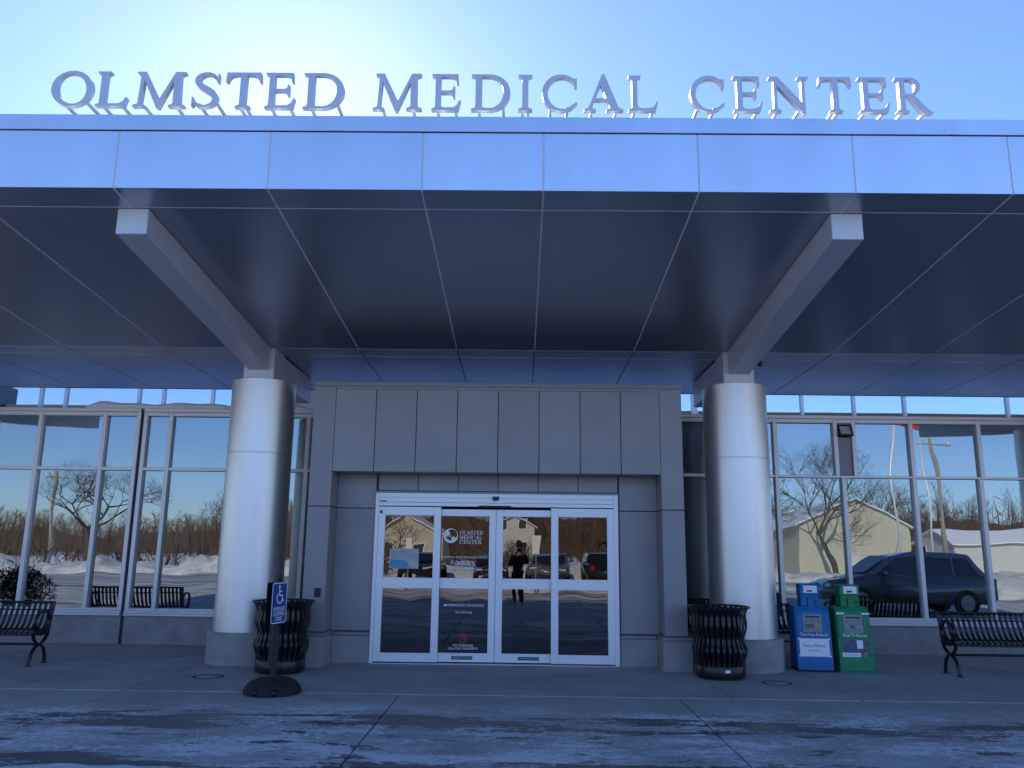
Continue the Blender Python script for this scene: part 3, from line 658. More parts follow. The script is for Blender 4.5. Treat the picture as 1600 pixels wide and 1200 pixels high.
# snow lying on the lower roof
mb = MB()
n = 46; pr = []
for i in range(n+1):
    x = -7.62+(4.0)*i/n; e = min(1, (i/3.0)**.5, ((n-i)/3.0)**.5)
    h = (.125-.03*i/n + .018*math.sin(x*4.1) + .012*math.sin(x*9.3+1))*e
    ring = [(13.90, 0), (13.885, h*.45), (13.93, h*.85), (14.05, h), (14.45, h*.8), (14.60, .006)]
    pr.append([mb.bm.verts.new((x, y, 3.931+max(z, .001))) for y, z in ring])
for A, Bq in zip(pr, pr[1:]):
    for j in range(5): f = mb.bm.faces.new([A[j], A[j+1], Bq[j+1], Bq[j]]); f.smooth = True
mb.bm.faces.new(pr[0]); mb.bm.faces.new(pr[-1][::-1])
tag(mb.build('roof_snow', M['roofsnow']), 'long drift of old snow lying on the ledge above the left windows', 'snow')

# ------------------------------------------------------------------ litter bins
def make_bin():
    t = thing('litter_bin', 'round black steel litter bin with wavy slats behind the blue passenger sign', 'litter bin', (0, 0, 0), 0, 'litter bins at the columns')
    prof = crom([(.395, .885), (.372, .87), (.348, .81), (.347, .76), (.358, .67), (.345, .60), (.318, .52), (.325, .45), (.352, .37), (.345, .31), (.316, .23), (.312, .165)], 4)
    n = 30; mb = MB()
    for k in range(n):
        a = 2*math.pi*(k+.5)/n; ca, sa = math.cos(a), math.sin(a)
        mb.tube([(r*ca, r*sa, z) for r, z in prof], 0, flat=(.040, .007, (-sa, ca, 0)))
    mb.build('slat_basket', M['blacksteel'], t)
    mb = MB(); mb.lathe([(.400+.013*math.cos(q), .895+.013*math.sin(q)) for q in [2*math.pi*i/10 for i in range(11)]], 48); mb.build('rim', M['blacksteel'], t)
    mb = MB(); mb.lathe([(.36, .872), (.366, .868), (.366, .86), (.36, .856)], 48); mb.build('hoop', M['blacksteel'], t)
    mb = MB(); mb.lathe([(0, .03), (.318, .03), (.322, .05), (.322, .165), (.318, .172), (.30, .172)], 48); mb.lathe([(.268, 0), (.268, .031)], 40); mb.build('base_band', M['blacksteel'], t)
    mb = MB(); mb.lathe([(0, .18), (.26, .18), (.285, .86), (.30, .87), (.305, .865)], 40); mb.build('liner', M['black'], t)
    return t
b1 = make_bin(); b1.location = (-3.12, 11.12, 0)
b2 = copy_tree(b1); b2.location = (2.63, 11.16, 0); b2.rotation_euler.z = .35
b2['label'] = 'round black steel litter bin with wavy slats and a small white sticker on its foot'
mb = MB(); mb.poly([(-.032, -.3235, .10), (.032, -.3235, .10), (.032, -.3235, .135), (-.032, -.3235, .135)]); st = mb.build('sticker', M['decal'], b2); st.rotation_euler.z = -.30

# ------------------------------------------------------------------ benches
def make_bench(label, length, flip=False):
    """local: x along the bench from 0 to length, back towards +y"""
    t = thing('park_bench', label, 'bench', (0, 0, 0), 0, 'slatted black benches by the windows')
    prof = crom([(.235, .800), (.262, .775), (.25, .72), (.215, .62), (.175, .52), (.12, .455), (.04, .425), (-.08, .42), (-.19, .437), (-.245, .425), (-.258, .39)], 4)
    mb = MB(); n = int((length-.1)/.0735)
    for k in range(n+1):
        x = .05+(length-.1)*k/n
        mb.tube([(x, y, z) for y, z in prof], 0, flat=(.042, .007, (1, 0, 0)))
    mb.build('slat_seat', M['blacksteel'], t)
    mb = MB()
    for y, z, r in ((.245, .800, .017), (.232, .70, .010), (.13, .445, .014), (-.235, .41, .014)): mb.tube([(0.01, y, z), (length-.01, y, z)], r, 10)
    mb.build('rail', M['blacksteel'], t)
    mb = MB(); mb.tube([(.02, .01, .262), (length-.02, .01, .262)], .017, 10); mb.build('stretcher', M['blacksteel'], t)
    for x in (.01, length-.01):
        mb = MB(); fl = (.042, .018, (1, 0, 0))
        mb.tube([(x, .255, .815), (x, .25, .75), (x, .215, .63), (x, .20, .55), (x, .195, .46)], 0, flat=fl)
        mb.tube([(x, .02+.165*math.cos(q), .555+.145*math.sin(q)) for q in [R_(-10+i*10) for i in range(37)]], 0, flat=fl)
        mb.tube([(x, -.185+.37*i/8, .44-.04*math.sin(math.pi*i/8)) for i in range(9)], 0, flat=(.042, .045, (1, 0, 0)))
        mb.tube(crom([(x, .192, .44), (x, .16, .36), (x, .07, .285), (x, 0, .262), (x, -.09, .23), (x, -.16, .15), (x, -.195, .05), (x, -.20, .0)], 4), 0, flat=fl)
        mb.tube(crom([(x, -.17, .42), (x, -.14, .345), (x, -.06, .28), (x, .01, .258), (x, .09, .225), (x, .15, .14), (x, .17, .05), (x, .172, .0)], 4), 0, flat=fl)
        ef = mb.build('end_frame', M['blacksteel'], t)
        mb = MB()
        for y in (-.20, .172): mb.box(x-.03, x+.03, y-.05, y+.045, 0, .008, .002)
        mb.build('foot_plate', M['blacksteel'], ef)
    return t
bn = make_bench('slatted black steel bench with a ring armrest at the left edge of the photo', 1.83)
bn.location = (-6.53-1.82, 11.49, 0)
bn2 = copy_tree(bn); bn2.location = (5.90, 11.71, 0); bn2['label'] = 'slatted black steel bench with a ring armrest at the right edge of the photo'
bn3 = copy_tree(bn); bn3.location = (2.46, 13.15, 0); bn3['label'] = 'slatted black steel bench hidden behind the right round column and its litter bin'

# ------------------------------------------------------------------ passenger loading sign
SG = thing('loading_zone_sign', 'portable blue wheelchair sign on a black post with a domed rubber base', 'sign', (-2.76, 9.60, 0))
mb = MB(); mb.lathe([(.315, 0), (.318, .03), (.30, .075), (.25, .125), (.17, .155), (.08, .165), (0, .168)], 48); base = mb.build('base', M['rubber'], SG)
mb = MB()
for x in (-.105, .105): mb.tube([(x-.028, -.285, .038), (x+.028, -.285, .038)], .036, 16)
mb.build('wheel', M['black'], base)
mb = MB(); mb.box(-.028, .028, -.028, .028, .16, .72, .004); mb.build('post', M['black'], SG)
mb = MB(); mb.lathe([(.0, 1.205), (.022, 1.205), (.022, 1.215), (.012, 1.222), (.024, 1.232), (.03, 1.25), (.024, 1.268), (0, 1.276)], 20); mb.build('finial', M['black'], SG)
th = R_(73)
RM = Matrix.Rotation(th, 4, 'Z')
mb = MB(); mb.box(-.045, .045, -.005, .055, .30, 1.205, .006, RM); mb.box(-.15, .15, .0555, .060, .745, 1.20, .001, RM); mb.build('sign_channel', M['black'], SG)
def rrect(w, h, r, n=6):
    o = []
    for cx, cy, a in ((w/2-r, h/2-r, 0), (-w/2+r, h/2-r, 90), (-w/2+r, -h/2+r, 180), (w/2-r, -h/2+r, 270)): o += arc(cx, cy, r, r, a, a+90, n)
    return o
PM = RM @ Matrix.Translation((0, -.012, .972))
plate = curve_mesh('sign_plate', [rrect(.305, .458, .035)], .004, M['signblue'], SG, PM @ UPR)
curve_mesh('sign_border', [rrect(.297, .45, .032), rrect(.277, .43, .024)], .001, M['decal'], plate, PM @ Matrix.Translation((0, -.003, 0)) @ UPR)
mb = MB(); yq = -.0035
mb.tube([(-.012, yq, .178), (-.012, yq-.001, .178)], .019, 18)
mb.tube([(-.012, yq, .155), (-.006, yq, .085), (.045, yq, .085), (.062, yq, .022), (.088, yq, .030)], 0, flat=(.001, .018, (0, 1, 0)))
mb.tube([(-.010, yq, .128), (.042, yq, .128)], 0, flat=(.001, .014, (0, 1, 0)))
mb.tube([(.002+.058*math.cos(q), yq-.0003, .055+.058*math.sin(q)) for q in [R_(125+i*10) for i in range(24)]], 0, flat=(.001, .015, (0, 1, 0)))
bmesh.ops.transform(mb.bm, matrix=PM, verts=mb.bm.verts); mb.build('wheelchair_symbol', M['decal'], plate)
for s, sz, z in (('PASSENGER', .054, -.085), ('LOADING', .06, -.14), ('ZONE', .06, -.198)):
    cu = bpy.data.curves.new('lettering', 'FONT'); cu.body = s; cu.size = sz; cu.align_x = 'CENTER'; cu.extrude = .0005
    cu_to_mesh('lettering', cu, M['decal'], plate, PM @ Matrix.Translation((0, -.0035, z)) @ UPR @ Matrix.Diagonal((.80, 1.15, 1, 1)))

# ------------------------------------------------------------------ newspaper boxes
def news_box(label, m, loc, rz, w, title, green):
    t = thing('newspaper_box', label, 'newspaper box', loc, rz, 'newspaper vending boxes by the right window')
    h, d = .865, .42
    mb = MB()
    # body: front slopes outward to the foot
    mb.prism([(-d/2-.035, 0.02), (-d/2-.03, .15), (-d/2+.05, .80), (-d/2+.09, h), (d/2-.02, h), (d/2, .84), (d/2, .02)], 'x', -w/2+.012, w/2-.012)
    bmesh.ops.bevel(mb.bm, geom=mb.bm.edges[:], offset=.008, segments=2, affect='EDGES')
    mb.build('cabinet', m, t)
    mb = MB(); mb.box(-w/2, w/2, -d/2-.045, d/2+.01, 0, .022, .004); mb.build('skid', M['rubber'] if not green else m, t)
    # front door lies on the sloped face
    ang = math.atan2(.08, .65)
    FMt = Matrix.Translation((0, -d/2-.03, .15)) @ Matrix.Rotation(-ang, 4, 'X')
    L = math.hypot(.08, .65)
    mb = MB()
    for a in ((-w/2+.03, w/2-.03, .315, .345), (-w/2+.03, w/2-.03, L-.035, L-.005)): mb.box(a[0], a[1], -.016, -.001, a[2], a[3], .003, FMt)
    for x0, x1 in ((-w/2+.03, -.130), (.130, w/2-.03)): mb.box(x0, x1, -.016, -.001, .3455, L-.0355, .003, FMt)
    dr = mb.build('door', m, t)
    mb = MB(); mb.box(-.129, .129, -.008, -.002, .375, L-.036, 0, FMt); mb.build('newspaper', M['paper'], dr)
    mb = MB(); mb.box(-.10, .10, -.0095, -.0085, L-.085, L-.062, 0, FMt)
    rnd = random.Random(len(title))
    for k in range(7):
        z = L-.11-.025*k
        if k in (3, 4): mb.box(-.05 if green else -.11, .02, -.0095, -.0085, z-.006, z+.008, 0, FMt); continue
        for x0, x1 in ((-.115, -.045), (-.035, .035), (.045, .115)): mb.box(x0, x1-rnd.random()*.02, -.0095, -.0085, z, z+.004, 0, FMt)
    mb.build('newsprint', M['ink'], dr)
    ty = FMt @ Matrix.Translation((0, -.018, .322))
    cu = bpy.data.curves.new('lettering', 'FONT'); cu.body = title; cu.size = .056 if not green else .070; cu.align_x = 'CENTER'; cu.extrude = .001; cu.shear = .15 if not green else 0
    cu_to_mesh('lettering', cu, M['decal'], t, ty @ UPR @ Matrix.Diagonal((.98, 1, 1, 1)))
    # lower placard
    if green:
        mb = MB(); mb.box(-.195, .195, -.004, -.001, .06, .285, 0, FMt); pc = mb.build('placard', mat('photo_grey', (.16, .17, .20), .5, 0, .7, 14), t)
        mb = MB(); mb.box(-.19, .055, -.006, -.0041, .06, .115, 0, FMt); mb.box(.02, .10, -.006, -.0041, .17, .28, 0, FMt); mb.build('placard_panel', M['decal'], pc)
        mb = MB(); mb.box(-.165, .018, -.006, -.0041, .125, .25, 0, FMt); mb.build('placard_photo', mat('photo_blue', (.05, .10, .28), .4, 0, .7, 18), pc)
        for s, sz, x, z, mm in (('Minnesota Matters.', .026, -.068, .078, 'ink'), ('local', .026, .125, .10, 'decal'), ('news.', .026, .13, .07, 'decal')):
            cu = bpy.data.curves.new('lettering', 'FONT'); cu.body = s; cu.size = sz; cu.align_x = 'CENTER'; cu.extrude = .0005
            cu_to_mesh('lettering', cu, M[mm], pc, FMt @ Matrix.Translation((x, -.0068, z)) @ UPR)
        mb = MB(); mb.box(-.225, -.12, -.004, -.001, L+.008-.04, L+.032-.04, 0, FMt @ Matrix.Translation((0, -.0155, 0))); mb.box(.12, .225, -.004, -.001, L+.008-.04, L+.032-.04, 0, FMt @ Matrix.Translation((0, -.0155, 0))); mb.build('sticker', M['decal'], dr)
    else:
        mb = MB(); mb.box(-.20, .20, -.006, -.001, .05, .29, .002, FMt)
        for x in (-.205, .205):
            for z in (.055, .285): mb.box(x-.012, x+.012, -.0075, -.0062, z-.012, z+.012, 0, FMt)
        pc = mb.build('placard', M['decal'], t)
        for s, sz, z, mm in (('Facts Matter', .058, .175, 'signblue'), ('postbulletin.com', .024, .125, 'signblue')):
            cu = bpy.data.curves.new('lettering', 'FONT'); cu.body = s; cu.size = sz; cu.align_x = 'CENTER'; cu.extrude = .0005
            cu_to_mesh('lettering', cu, M[mm], pc, FMt @ Matrix.Translation((0, -.0075, z)) @ UPR)
    # coin head
    mb = MB(); mb.box(-.125, .125, -.10, .13, h, h+.30, .008); mb.box(-.135, .135, -.115, .12, h+.16, h+.305, .008); hd = mb.build('coin_head', m, t)
    mb = MB(); mb.box(-.085, .10, -.119, -.1155, h+.185, h+.285, .001); pl = mb.build('price_card', M['decal'], hd)
    mb = MB(); mb.box(-.04, .03, -.1205, -.1192, h+.20, h+.225, 0); mb.build('price_print', M['red'] if not green else M['ink'], hd)
    mb = MB(); mb.box(-.035, .045, -.135, -.1005, h-.03, h+.13, .006); mb.build('coin_chute', m, hd)
    mb = MB(); mb.tube([(.085, -.12, h+.07), (.085, -.10, h+.07)], .014, 12); mb.build('coin_return', M['black'], hd)
    return t
news_box('blue newspaper box with a white Facts Matter placard beside the right column', M['blueb'], (4.13, 12.06, 0), R_(-6), .50, 'The Post-Bulletin', False)
news_box('green newspaper box with a photo placard, nearer the right bench', M['greenb'], (4.66, 11.99, 0), R_(-3), .485, 'StarTribune', True)

# drain covers
for k, (x, y, l) in enumerate(((-3.88, 10.66, 'round metal cleanout cover set in the walkway before the left column'), (3.24, 10.78, 'round metal cleanout cover set in the walkway before the right column'))):
    t = thing('cleanout_cover', l, 'drain cover', (x, y, 0), 0, 'round covers in the walkway')
    mb = MB(); mb.lathe([(.160, .001), (.160, .005), (.185, .005), (.187, .001)], 40); mb.build('ring', M['joint'], t)
    mb = MB(); mb.lathe([(0, .004), (.152, .004), (.156, .001)], 40); mb.build('lid', M['concrete'], t)

# ------------------------------------------------------------------ things seen inside through the glass
def make_chair(label):
    t = thing('waiting_chair', label, 'chair', (0, 0, 0), 0, 'waiting room chairs behind the right window')
    mb = MB(); mb.box(-.27, .27, -.28, .26, .36, .46, .02); mb.build('seat', M['navy'], t)
    mb = MB(); mb.box(-.27, .27, -.30, -.22, .47, .86, .02); mb.build('backrest', M['navy'], t)
    for s in (-1, 1):
        mb = MB(); x = s*.305; mb.box(x-.03, x+.03, -.33, .26, .62, .66, .005); mb.box(x-.025, x+.025, .20, .25, 0, .62, .005); mb.box(x-.025, x+.025, -.33, -.28, 0, .90, .005); mb.build('arm', M['wood'], t)
    mb = MB(); mb.box(-.275, .275, -.335, -.301, .80, .90, .008); mb.build('top_rail', M['wood'], t)
    return t
ch = make_chair('dark upholstered chair with wooden arms nearest the newspaper boxes'); ch.location = (5.95, 14.62, 0)
for x, l in ((6.92, 'dark upholstered chair with a wooden top rail in the middle of the row'), (7.72, 'dark upholstered chair with a wooden top rail nearest the right bench')):
    c = copy_tree(ch); c.location = (x, 14.62, 0); c['label'] = l
pt = thing('potted_evergreen', 'dark bushy evergreen in a black pot, mirrored in the far left window', 'plant', (-10.8, 9.9, 0))
mb = MB(); mb.lathe([(0, 0), (.24, 0), (.30, .38), (.28, .39), (.26, .34), (0, .34)], 28); mb.build('pot', M['black'], pt)
rnd = random.Random(3); mb = MB()
for k in range(4200):
    a = rnd.random()*6.283; z = rnd.random(); r = (.62*(1-z*.45)+.05)*math.sqrt(rnd.random())
    lump = 1+.25*math.sin(a*3+z*5)
    p = Vector((r*lump*math.cos(a)*1.1, r*lump*math.sin(a)*.55, .38+z*.80*(1-.25*abs(math.sin(a*2))))); d = Vector((rnd.gauss(0, 1), rnd.gauss(0, 1), rnd.gauss(.9, .6))).normalized()
    sd_ = d.cross(Vector((rnd.gauss(0, 1), rnd.gauss(0, 1), rnd.gauss(0, 1)))).normalized(); l = .05+.06*rnd.random()
    mb.poly([p, p+d*l*.5+sd_*.012, p+d*l, p+d*l*.5-sd_*.012])
mb.build('foliage', M['leaf'], pt, recalc=False)

# ------------------------------------------------------------------ what the glass reflects: lot, snow, trees, houses, cars
rnd = random.Random(11)
def bank(x0, x1, yc, wd, h, name, seed):
    r = random.Random(seed); mb = MB(); nx = int((x1-x0)/.5); ny = 13; g = []
    ph = [r.random()*6.28 for _ in range(6)]
    for i in range(nx+1):
        x = x0+(x1-x0)*i/nx; hh = h*(.70+.16*math.sin(x*.35+ph[0])+.14*math.sin(x*.9+ph[1])+.12*math.sin(x*2.1+ph[2])+.22*r.random())*min(1, .15+i/5, .15+(nx-i)/5)
        g.append([mb.bm.verts.new((x+r.uniform(-.12, .12), yc+wd*(j/(ny-1)-.5)+.3*math.sin(x*.6+ph[3])+r.uniform(-.1, .1), -.10+max(0, hh*math.sin(math.pi*j/(ny-1))**.8*(.72+.56*r.random())))) for j in range(ny)])
    for A, Bq in zip(g, g[1:]):
        for j in range(ny-1): f = mb.bm.faces.new([A[j], A[j+1], Bq[j+1], Bq[j]]); f.smooth = True
    return tag(mb.build(name, M['banksnow']), kind='structure')
bank(-100, -8, -22.5, 5.0, .95, 'snow_bank', 1); bank(-9, 62, -23.5, 3.5, .75, 'snow_bank', 2); bank(15, 60, -7.5, 5, .8, 'snow_bank', 3); bank(-9, 14, -10.5, 2.2, .35, 'snow_bank', 4)

def bare_tree(loc, h, spread, label, seed, group='bare trees across the lot', depth=5):
    r = random.Random(seed); t = thing('bare_tree', label, 'tree', loc, 0, group)
    tr, cr = MB(), MB()
    def grow(p, d, l, rad, lev, mb):
        q = [p]; dd = d.copy()
        for k in range(3):
            dd = (dd + Vector((r.gauss(0, .13), r.gauss(0, .13), .07 if lev > 1 else .02))).normalized(); q.append(q[-1]+dd*l/3)
        mb.tube(q, [rad, rad*.85, rad*.7, rad*.55], 5 if lev < 2 else 3, cap=False)
        if lev >= depth: return
        nb = 4 if lev < 2 else r.choice((3, 3, 4))
        for k in range(nb):
            b = q[r.choice((2, 3, 3))] if k else q[3]
            ax = Vector((r.gauss(0, 1), r.gauss(0, 1), r.gauss(0, .4))).normalized()
            nd = (dd*.72 + ax*spread).normalized()
            grow(b, nd, l*(.66+.18*r.random()), rad*.52, lev+1, cr)
    grow(Vector((0, 0, 0)), Vector((0, 0, 1)), h*.27, h*.022, 0, tr)
    tr.build('trunk', M['bark'], t, recalc=False); cr.build('crown', M['twig'], t, recalc=False); return t
bare_tree((-42, -52, 0), 12.5, .75, 'broad bare tree in front of the wood, left across the lot', 4, depth=6)
bare_tree((24.5, -38, 0), 12, .62, 'tall bare tree growing before the cream gable', 5, depth=6)
bare_tree((21, -52, 0), 11, .6, 'bare tree left of the cream gable', 6)
bare_tree((36, -58, 0), 13, .6, 'tall bare tree right of the cream gable', 7)
bare_tree((56, -45, 0), 14, .62, 'large bare tree beside the low houses', 8, depth=6)
bare_tree((-11.5, -52, 0), 7, .75, 'small bare tree before the pale gable', 9)
bare_tree((-24, -48, 0), 9, .7, 'bare tree in the middle of the wood edge', 10)

# the winter wood along the horizon: one mass
r = random.Random(21); mb = MB()
def wood_tree(x, y, h, n):
    p = Vector((x, y, -.2)); mb.tube([p, p+Vector((r.gauss(0, .3), 0, h*.6)), p+Vector((r.gauss(0, .6), 0, h))], [.11, .07, .012], 3, cap=False)
    for q in range(n):
        z = h*(.06+.9*r.random()); a = r.random()*6.283; l = (h-z)*.32+.5+.5*r.random()
        b = p+Vector((r.gauss(0, .3), 0, z)); e = b+Vector((math.cos(a)*l*.75, math.sin(a)*l*.3, l*.75)); s_ = Vector((.014+.03*r.random(), 0, 0))
        mb.poly([b-s_, b+s_, e])
        m_ = b.lerp(e, .5); e2 = m_+Vector((math.cos(a+1.2)*l*.4, 0, l*.35)); mb.poly([m_-s_*.6, m_+s_*.6, e2])
for k in range(2000):
    x = r.uniform(-170, 150); y = -88-r.random()*46
    wood_tree(x, y, r.uniform(4.6, 7.6)*(1+.5*min(1, max(0, (x+44)/16)))*(1.0+.12*math.sin(x*.11)+.1*math.sin(x*.31+2)), 46)
for k in range(260):
    x = r.uniform(-95, 90); wood_tree(x, -27-r.random()*3 if x < -8 else -70-8*r.random(), r.uniform(1.0, 2.6), 30)
tag(mb.build('winter_wood', M['wood_far'], recalc=False), kind='stuff')
mb = MB(); n = 400; prev = None
for i in range(n+1):
    x = -210+400*i/n; hh = (3.6+3.2*min(1, max(0, (x+46)/16)))*(1+.10*math.sin(x*.09)+.05*math.sin(x*.37)+.03*math.sin(x*1.3))
    v = [mb.bm.verts.new((x, -137, -.5)), mb.bm.verts.new((x, -139, hh*.55)), mb.bm.verts.new((x+r.gauss(0, .3), -141-r.random(), hh*(1.15+.1*r.random()))), mb.bm.verts.new((x, -165, -.5))]
    if prev:
        for q in range(3): mb.bm.faces.new([prev[q], prev[q+1], v[q+1], v[q]])
    prev = v
tag(mb.build('wooded_hill', M['wood_far']), kind='structure')

def house(label, loc, rz, w, d, h, roof, wall, stories=1, snow=True, plain=False):
    t = thing('house', label, 'house', loc, rz, 'houses across the lot')
    mb = MB(); mb.prism([(-w/2, -.3), (w/2, -.3), (w/2, h), (0, roof), (-w/2, h)], 'y', -d/2, d/2); mb.build('wall', wall, t)
    mb = MB(); k = .12; sl_ = (roof-h)/(w/2); o = .45
    for s in (-1, 1):
        mb.prism([(0, roof+.01), (s*(w/2+o), h-sl_*o+.01), (s*(w/2+o), h-sl_*o+k), (0, roof+k)], 'y', -d/2-o, d/2+o)
    mb.build('roof', M['snow'] if snow else M['shingle'], t)
    for st in range(0 if plain else stories):
        for x in (-w*.27, w*.24):
            mb = MB(); z = 1.0+2.7*st; mb.box(x-.55, x+.55, d/2+.01, d/2+.06, z, z+1.3, .01); wn = mb.build('window', M['white'], t)
            mb = MB(); mb.box(x-.47, x+.47, d/2+.061, d/2+.065, z+.08, z+1.22); mb.build('pane', M['winpane'], wn)
    mb = MB(); mb.box(-.45+w*.02, .45+w*.02, d/2+.01, d/2+.05, 0, 2.05, .01); mb.build('door', M['siding2'], t)
    return t
house('cream house with a wide snowy gable facing the lot', (27.8, -47, 0), 0, 9.2, 11, 3.9, 6.1, M['siding'], plain=True)
house('cream gabled house behind the small bare tree', (-11.5, -64, 0), 0, 7.6, 10, 2.9, 5.2, M['siding'])
house('pale two storey house straight across the lot', (-.8, -80, 0), 0, 5.6, 9, 4.1, 5.6, M['siding2'], 2)
house('low house with a long snowy roof, nearer', (49, -58, 0), R_(90), 8, 13, 2.6, 4.1, M['siding2'])
house('low house with a long snowy roof, farther right', (66, -64, 0), R_(90), 8, 14, 2.6, 4.3, M['siding2'])

def make_car(label, paint, suv=False):
    t = thing('suv' if suv else 'parked_car', label, 'car', (0, 0, 0), 0, None if suv else 'cars parked across the lot')
    k = 1.0 if suv else .9; Wd = .92
    lo = [(-2.30, .38), (-2.34, .62), (-2.30, 1.00*k), (-2.05, 1.06*k), (.85, 1.03*k), (1.55, .98*k), (2.15, .88*k), (2.32, .70), (2.34, .45), (2.2, .30), (-2.15, .30)]
    mb = MB(); mb.prism(lo, 'y', -Wd, Wd); bmesh.ops.bevel(mb.bm, geom=[e for e in mb.bm.edges], offset=.07, segments=2, affect='EDGES')
    for f in mb.bm.faces: f.smooth = True
    mb.build('body', paint, t)
    def cabin(pts, inset, name, m, grow=0):
        mb = MB(); n = len(pts); A, Bv = [], []
        for s, Lq in ((-1, A), (1, Bv)):
            for x, z in pts: Lq.append(mb.bm.verts.new((x, s*(Wd-.06+grow-inset*(z-1.0*k)), z)))
        mb.bm.faces.new(A[::-1]); mb.bm.faces.new(Bv)
        for i in range(n): mb.bm.faces.new([A[i], A[(i+1) % n], Bv[(i+1) % n], Bv[i]])
        if not grow: bmesh.ops.bevel(mb.bm, geom=mb.bm.edges[:], offset=.04, segments=2, affect='EDGES')
        return mb.build(name, m, t)
    top = 1.66 if suv else 1.44
    rear = -2.15 if suv else -1.75
    cabin([(rear, .98*k), (rear+.42, top-.04), (rear+.8, top), (-.1, top), (.45, top-.08), (1.32, .98*k)], .28, 'cabin', paint)
    for a, b, c, d in ((rear+.22, rear+.55, rear+1.0, rear+1.0), (rear+1.08, rear+1.08, -.25, -.25), (-.17, -.17, .35, .98)):
        cabin([(a, 1.05*k), (b, top-.14), (c if c < .3 else .30, top-.13), (d, 1.05*k)], .28, 'side_window', M['carglass'], .012)
    mb = MB(); yb = .62
    mb.poly([(1.20, -.72, 1.06*k), (1.20, .72, 1.06*k), (.50, yb-.02, top-.10), (.50, -yb+.02, top-.10)]); bmesh.ops.translate(mb.bm, vec=(.03, 0, .035), verts=mb.bm.verts); mb.build('windscreen', M['carglass'], t)
    for x in (-1.42, 1.42):
        for s in (-1, 1):
            mb = MB(); mb.tube([(x, s*.72, .34), (x, s*.95, .34)], .34, 28); wl = mb.build('wheel', M['tyre'], t)
            mb = MB(); mb.tube([(x, s*.90, .34), (x, s*.958, .34)], .22, 20); mb.build('rim', M['rim'], wl)
    for s in (-1, 1):
        mb = MB(); mb.box(2.05, 2.33, s*.60-.2, s*.60+.2, .68*k, .80*k, .03); mb.build('headlight', M['carlamp'], t)
        mb = MB(); mb.box(-2.37, -2.2, s*.70-.12, s*.70+.12, .78*k, .98*k, .03); mb.build('tail_light', M['tail'], t)
        mb = MB(); mb.box(.72, .90, s*1.02-.09, s*1.02+.09, 1.02*k, 1.14*k, .03); mb.build('mirror', paint, t)
    return t
suv = make_car('grey suv waiting in the drive, reflected in the right windows', carpaint('grey', (.22, .23, .25)), True); suv.location = (10.85, 3.9, -.016); suv.rotation_euler.z = math.pi
pc = make_car('dark parked car before the snow bank', carpaint('black', (.02, .02, .024)))
pc.location = (-5.0, -19.0, -.03); pc.rotation_euler.z = R_(90)
for x, y, l, c, rz in ((-1.6, -18.6, 'maroon parked car before the snow bank', (.06, .012, .014), 88), (1.5, -18.9, 'grey parked car before the snow bank', (.16, .165, .17), 92), (4.4, -18.8, 'black parked car facing away from the entrance', (.015, .015, .017), -90), (7.4, -19, 'blue parked car before the snow bank', (.02, .05, .16), 90), (11.0, -18.7, 'dark grey parked car before the snow bank', (.06, .06, .07), 90)):
    c_ = copy_tree(pc); c_.location = (x, y, -.03); c_.rotation_euler.z = R_(rz); c_['label'] = l; pm = carpaint(l.split()[0], c)
    for ch_ in c_.children:
        if ch_.name.split('.')[0] in ('body', 'cabin', 'mirror'): ch_.data = ch_.data.copy(); ch_.data.materials[0] = pm

def pole(name, label, cat, loc, h, rad, m, arm=False):
    t = thing(name, label, cat, loc)
    mb = MB(); mb.tube([(0, 0, -.1), (0, 0, h*.5), (0, 0, h)], [rad, rad*.85, rad*.65], 14); mb.build('pole', m, t)
    if arm:
        mb = MB(); mb.box(-1.2, 1.2, -.06, .06, h-.6, h-.45, .01); a = mb.build('crossarm', m, t)
        mb = MB()
        for x in (-1.1, -.4, .4, 1.1): mb.lathe([(.05, h-.45), (.06, h-.38), (.03, h-.30), (0, h-.30)], 10, (x, 0))
        mb.build('insulator', M['white'], a)
    else:
        mb = MB(); mb.lathe([(0, h), (.05, h+.02), (.08, h+.1), (.05, h+.18), (0, h+.2)], 14); mb.build('finial', M['rim'], t)
    return t
pole('utility_pole', 'wooden utility pole with a crossarm beside the broad bare tree', 'pole', (-45.5, -52, 0), 8.6, .22, M['pole'], True)
pole('utility_pole', 'wooden utility pole with a crossarm right of the cream gable', 'pole', (35.4, -42, 0), 11.4, .24, M['pole'], True)
fp = pole('flagpole', 'tall white flagpole flying a small flag in front of the cream house', 'flagpole', (18.2, -12, 0), 9.0, .07, M['polewhite'])
mb = MB()
for i in range(10):
    x0, x1 = .1+.15*i, .1+.15*(i+1); y0, y1 = .08*math.sin(i*.9), .08*math.sin((i+1)*.9)
    mb.poly([(x0, y0, 7.75-.02*i), (x1, y1, 7.73-.02*i), (x1, y1, 8.68-.02*i), (x0, y0, 8.7-.02*i)], True)
mb.build('flag', M['red'], fp)
pole('lamp_pole', 'thin white pole right of the flagpole', 'pole', (19.4, -11.5, 0), 7.5, .05, M['polewhite'])
sg = thing('parking_sign', 'white parking sign on a thin post, nearer the entrance axis', 'sign', (.75, -9.0, 0), 0, 'signs along the lot')
mb = MB(); mb.tube([(0, 0, 0), (0, 0, 2.1)], .03, 8); mb.build('post', M['pole'], sg)
mb = MB(); mb.box(-.2, .2, .031, .036, 1.45, 2.1, .002); mb.build('sign_plate', M['white'], sg)
for x, y, l in ((4.0, -9.2, 'white parking sign on a thin post, right of the first'), (-4.4, -9.1, 'white parking sign on a thin post, left of the entrance axis')):
    c_ = copy_tree(sg); c_.location = (x, y, 0); c_['label'] = l

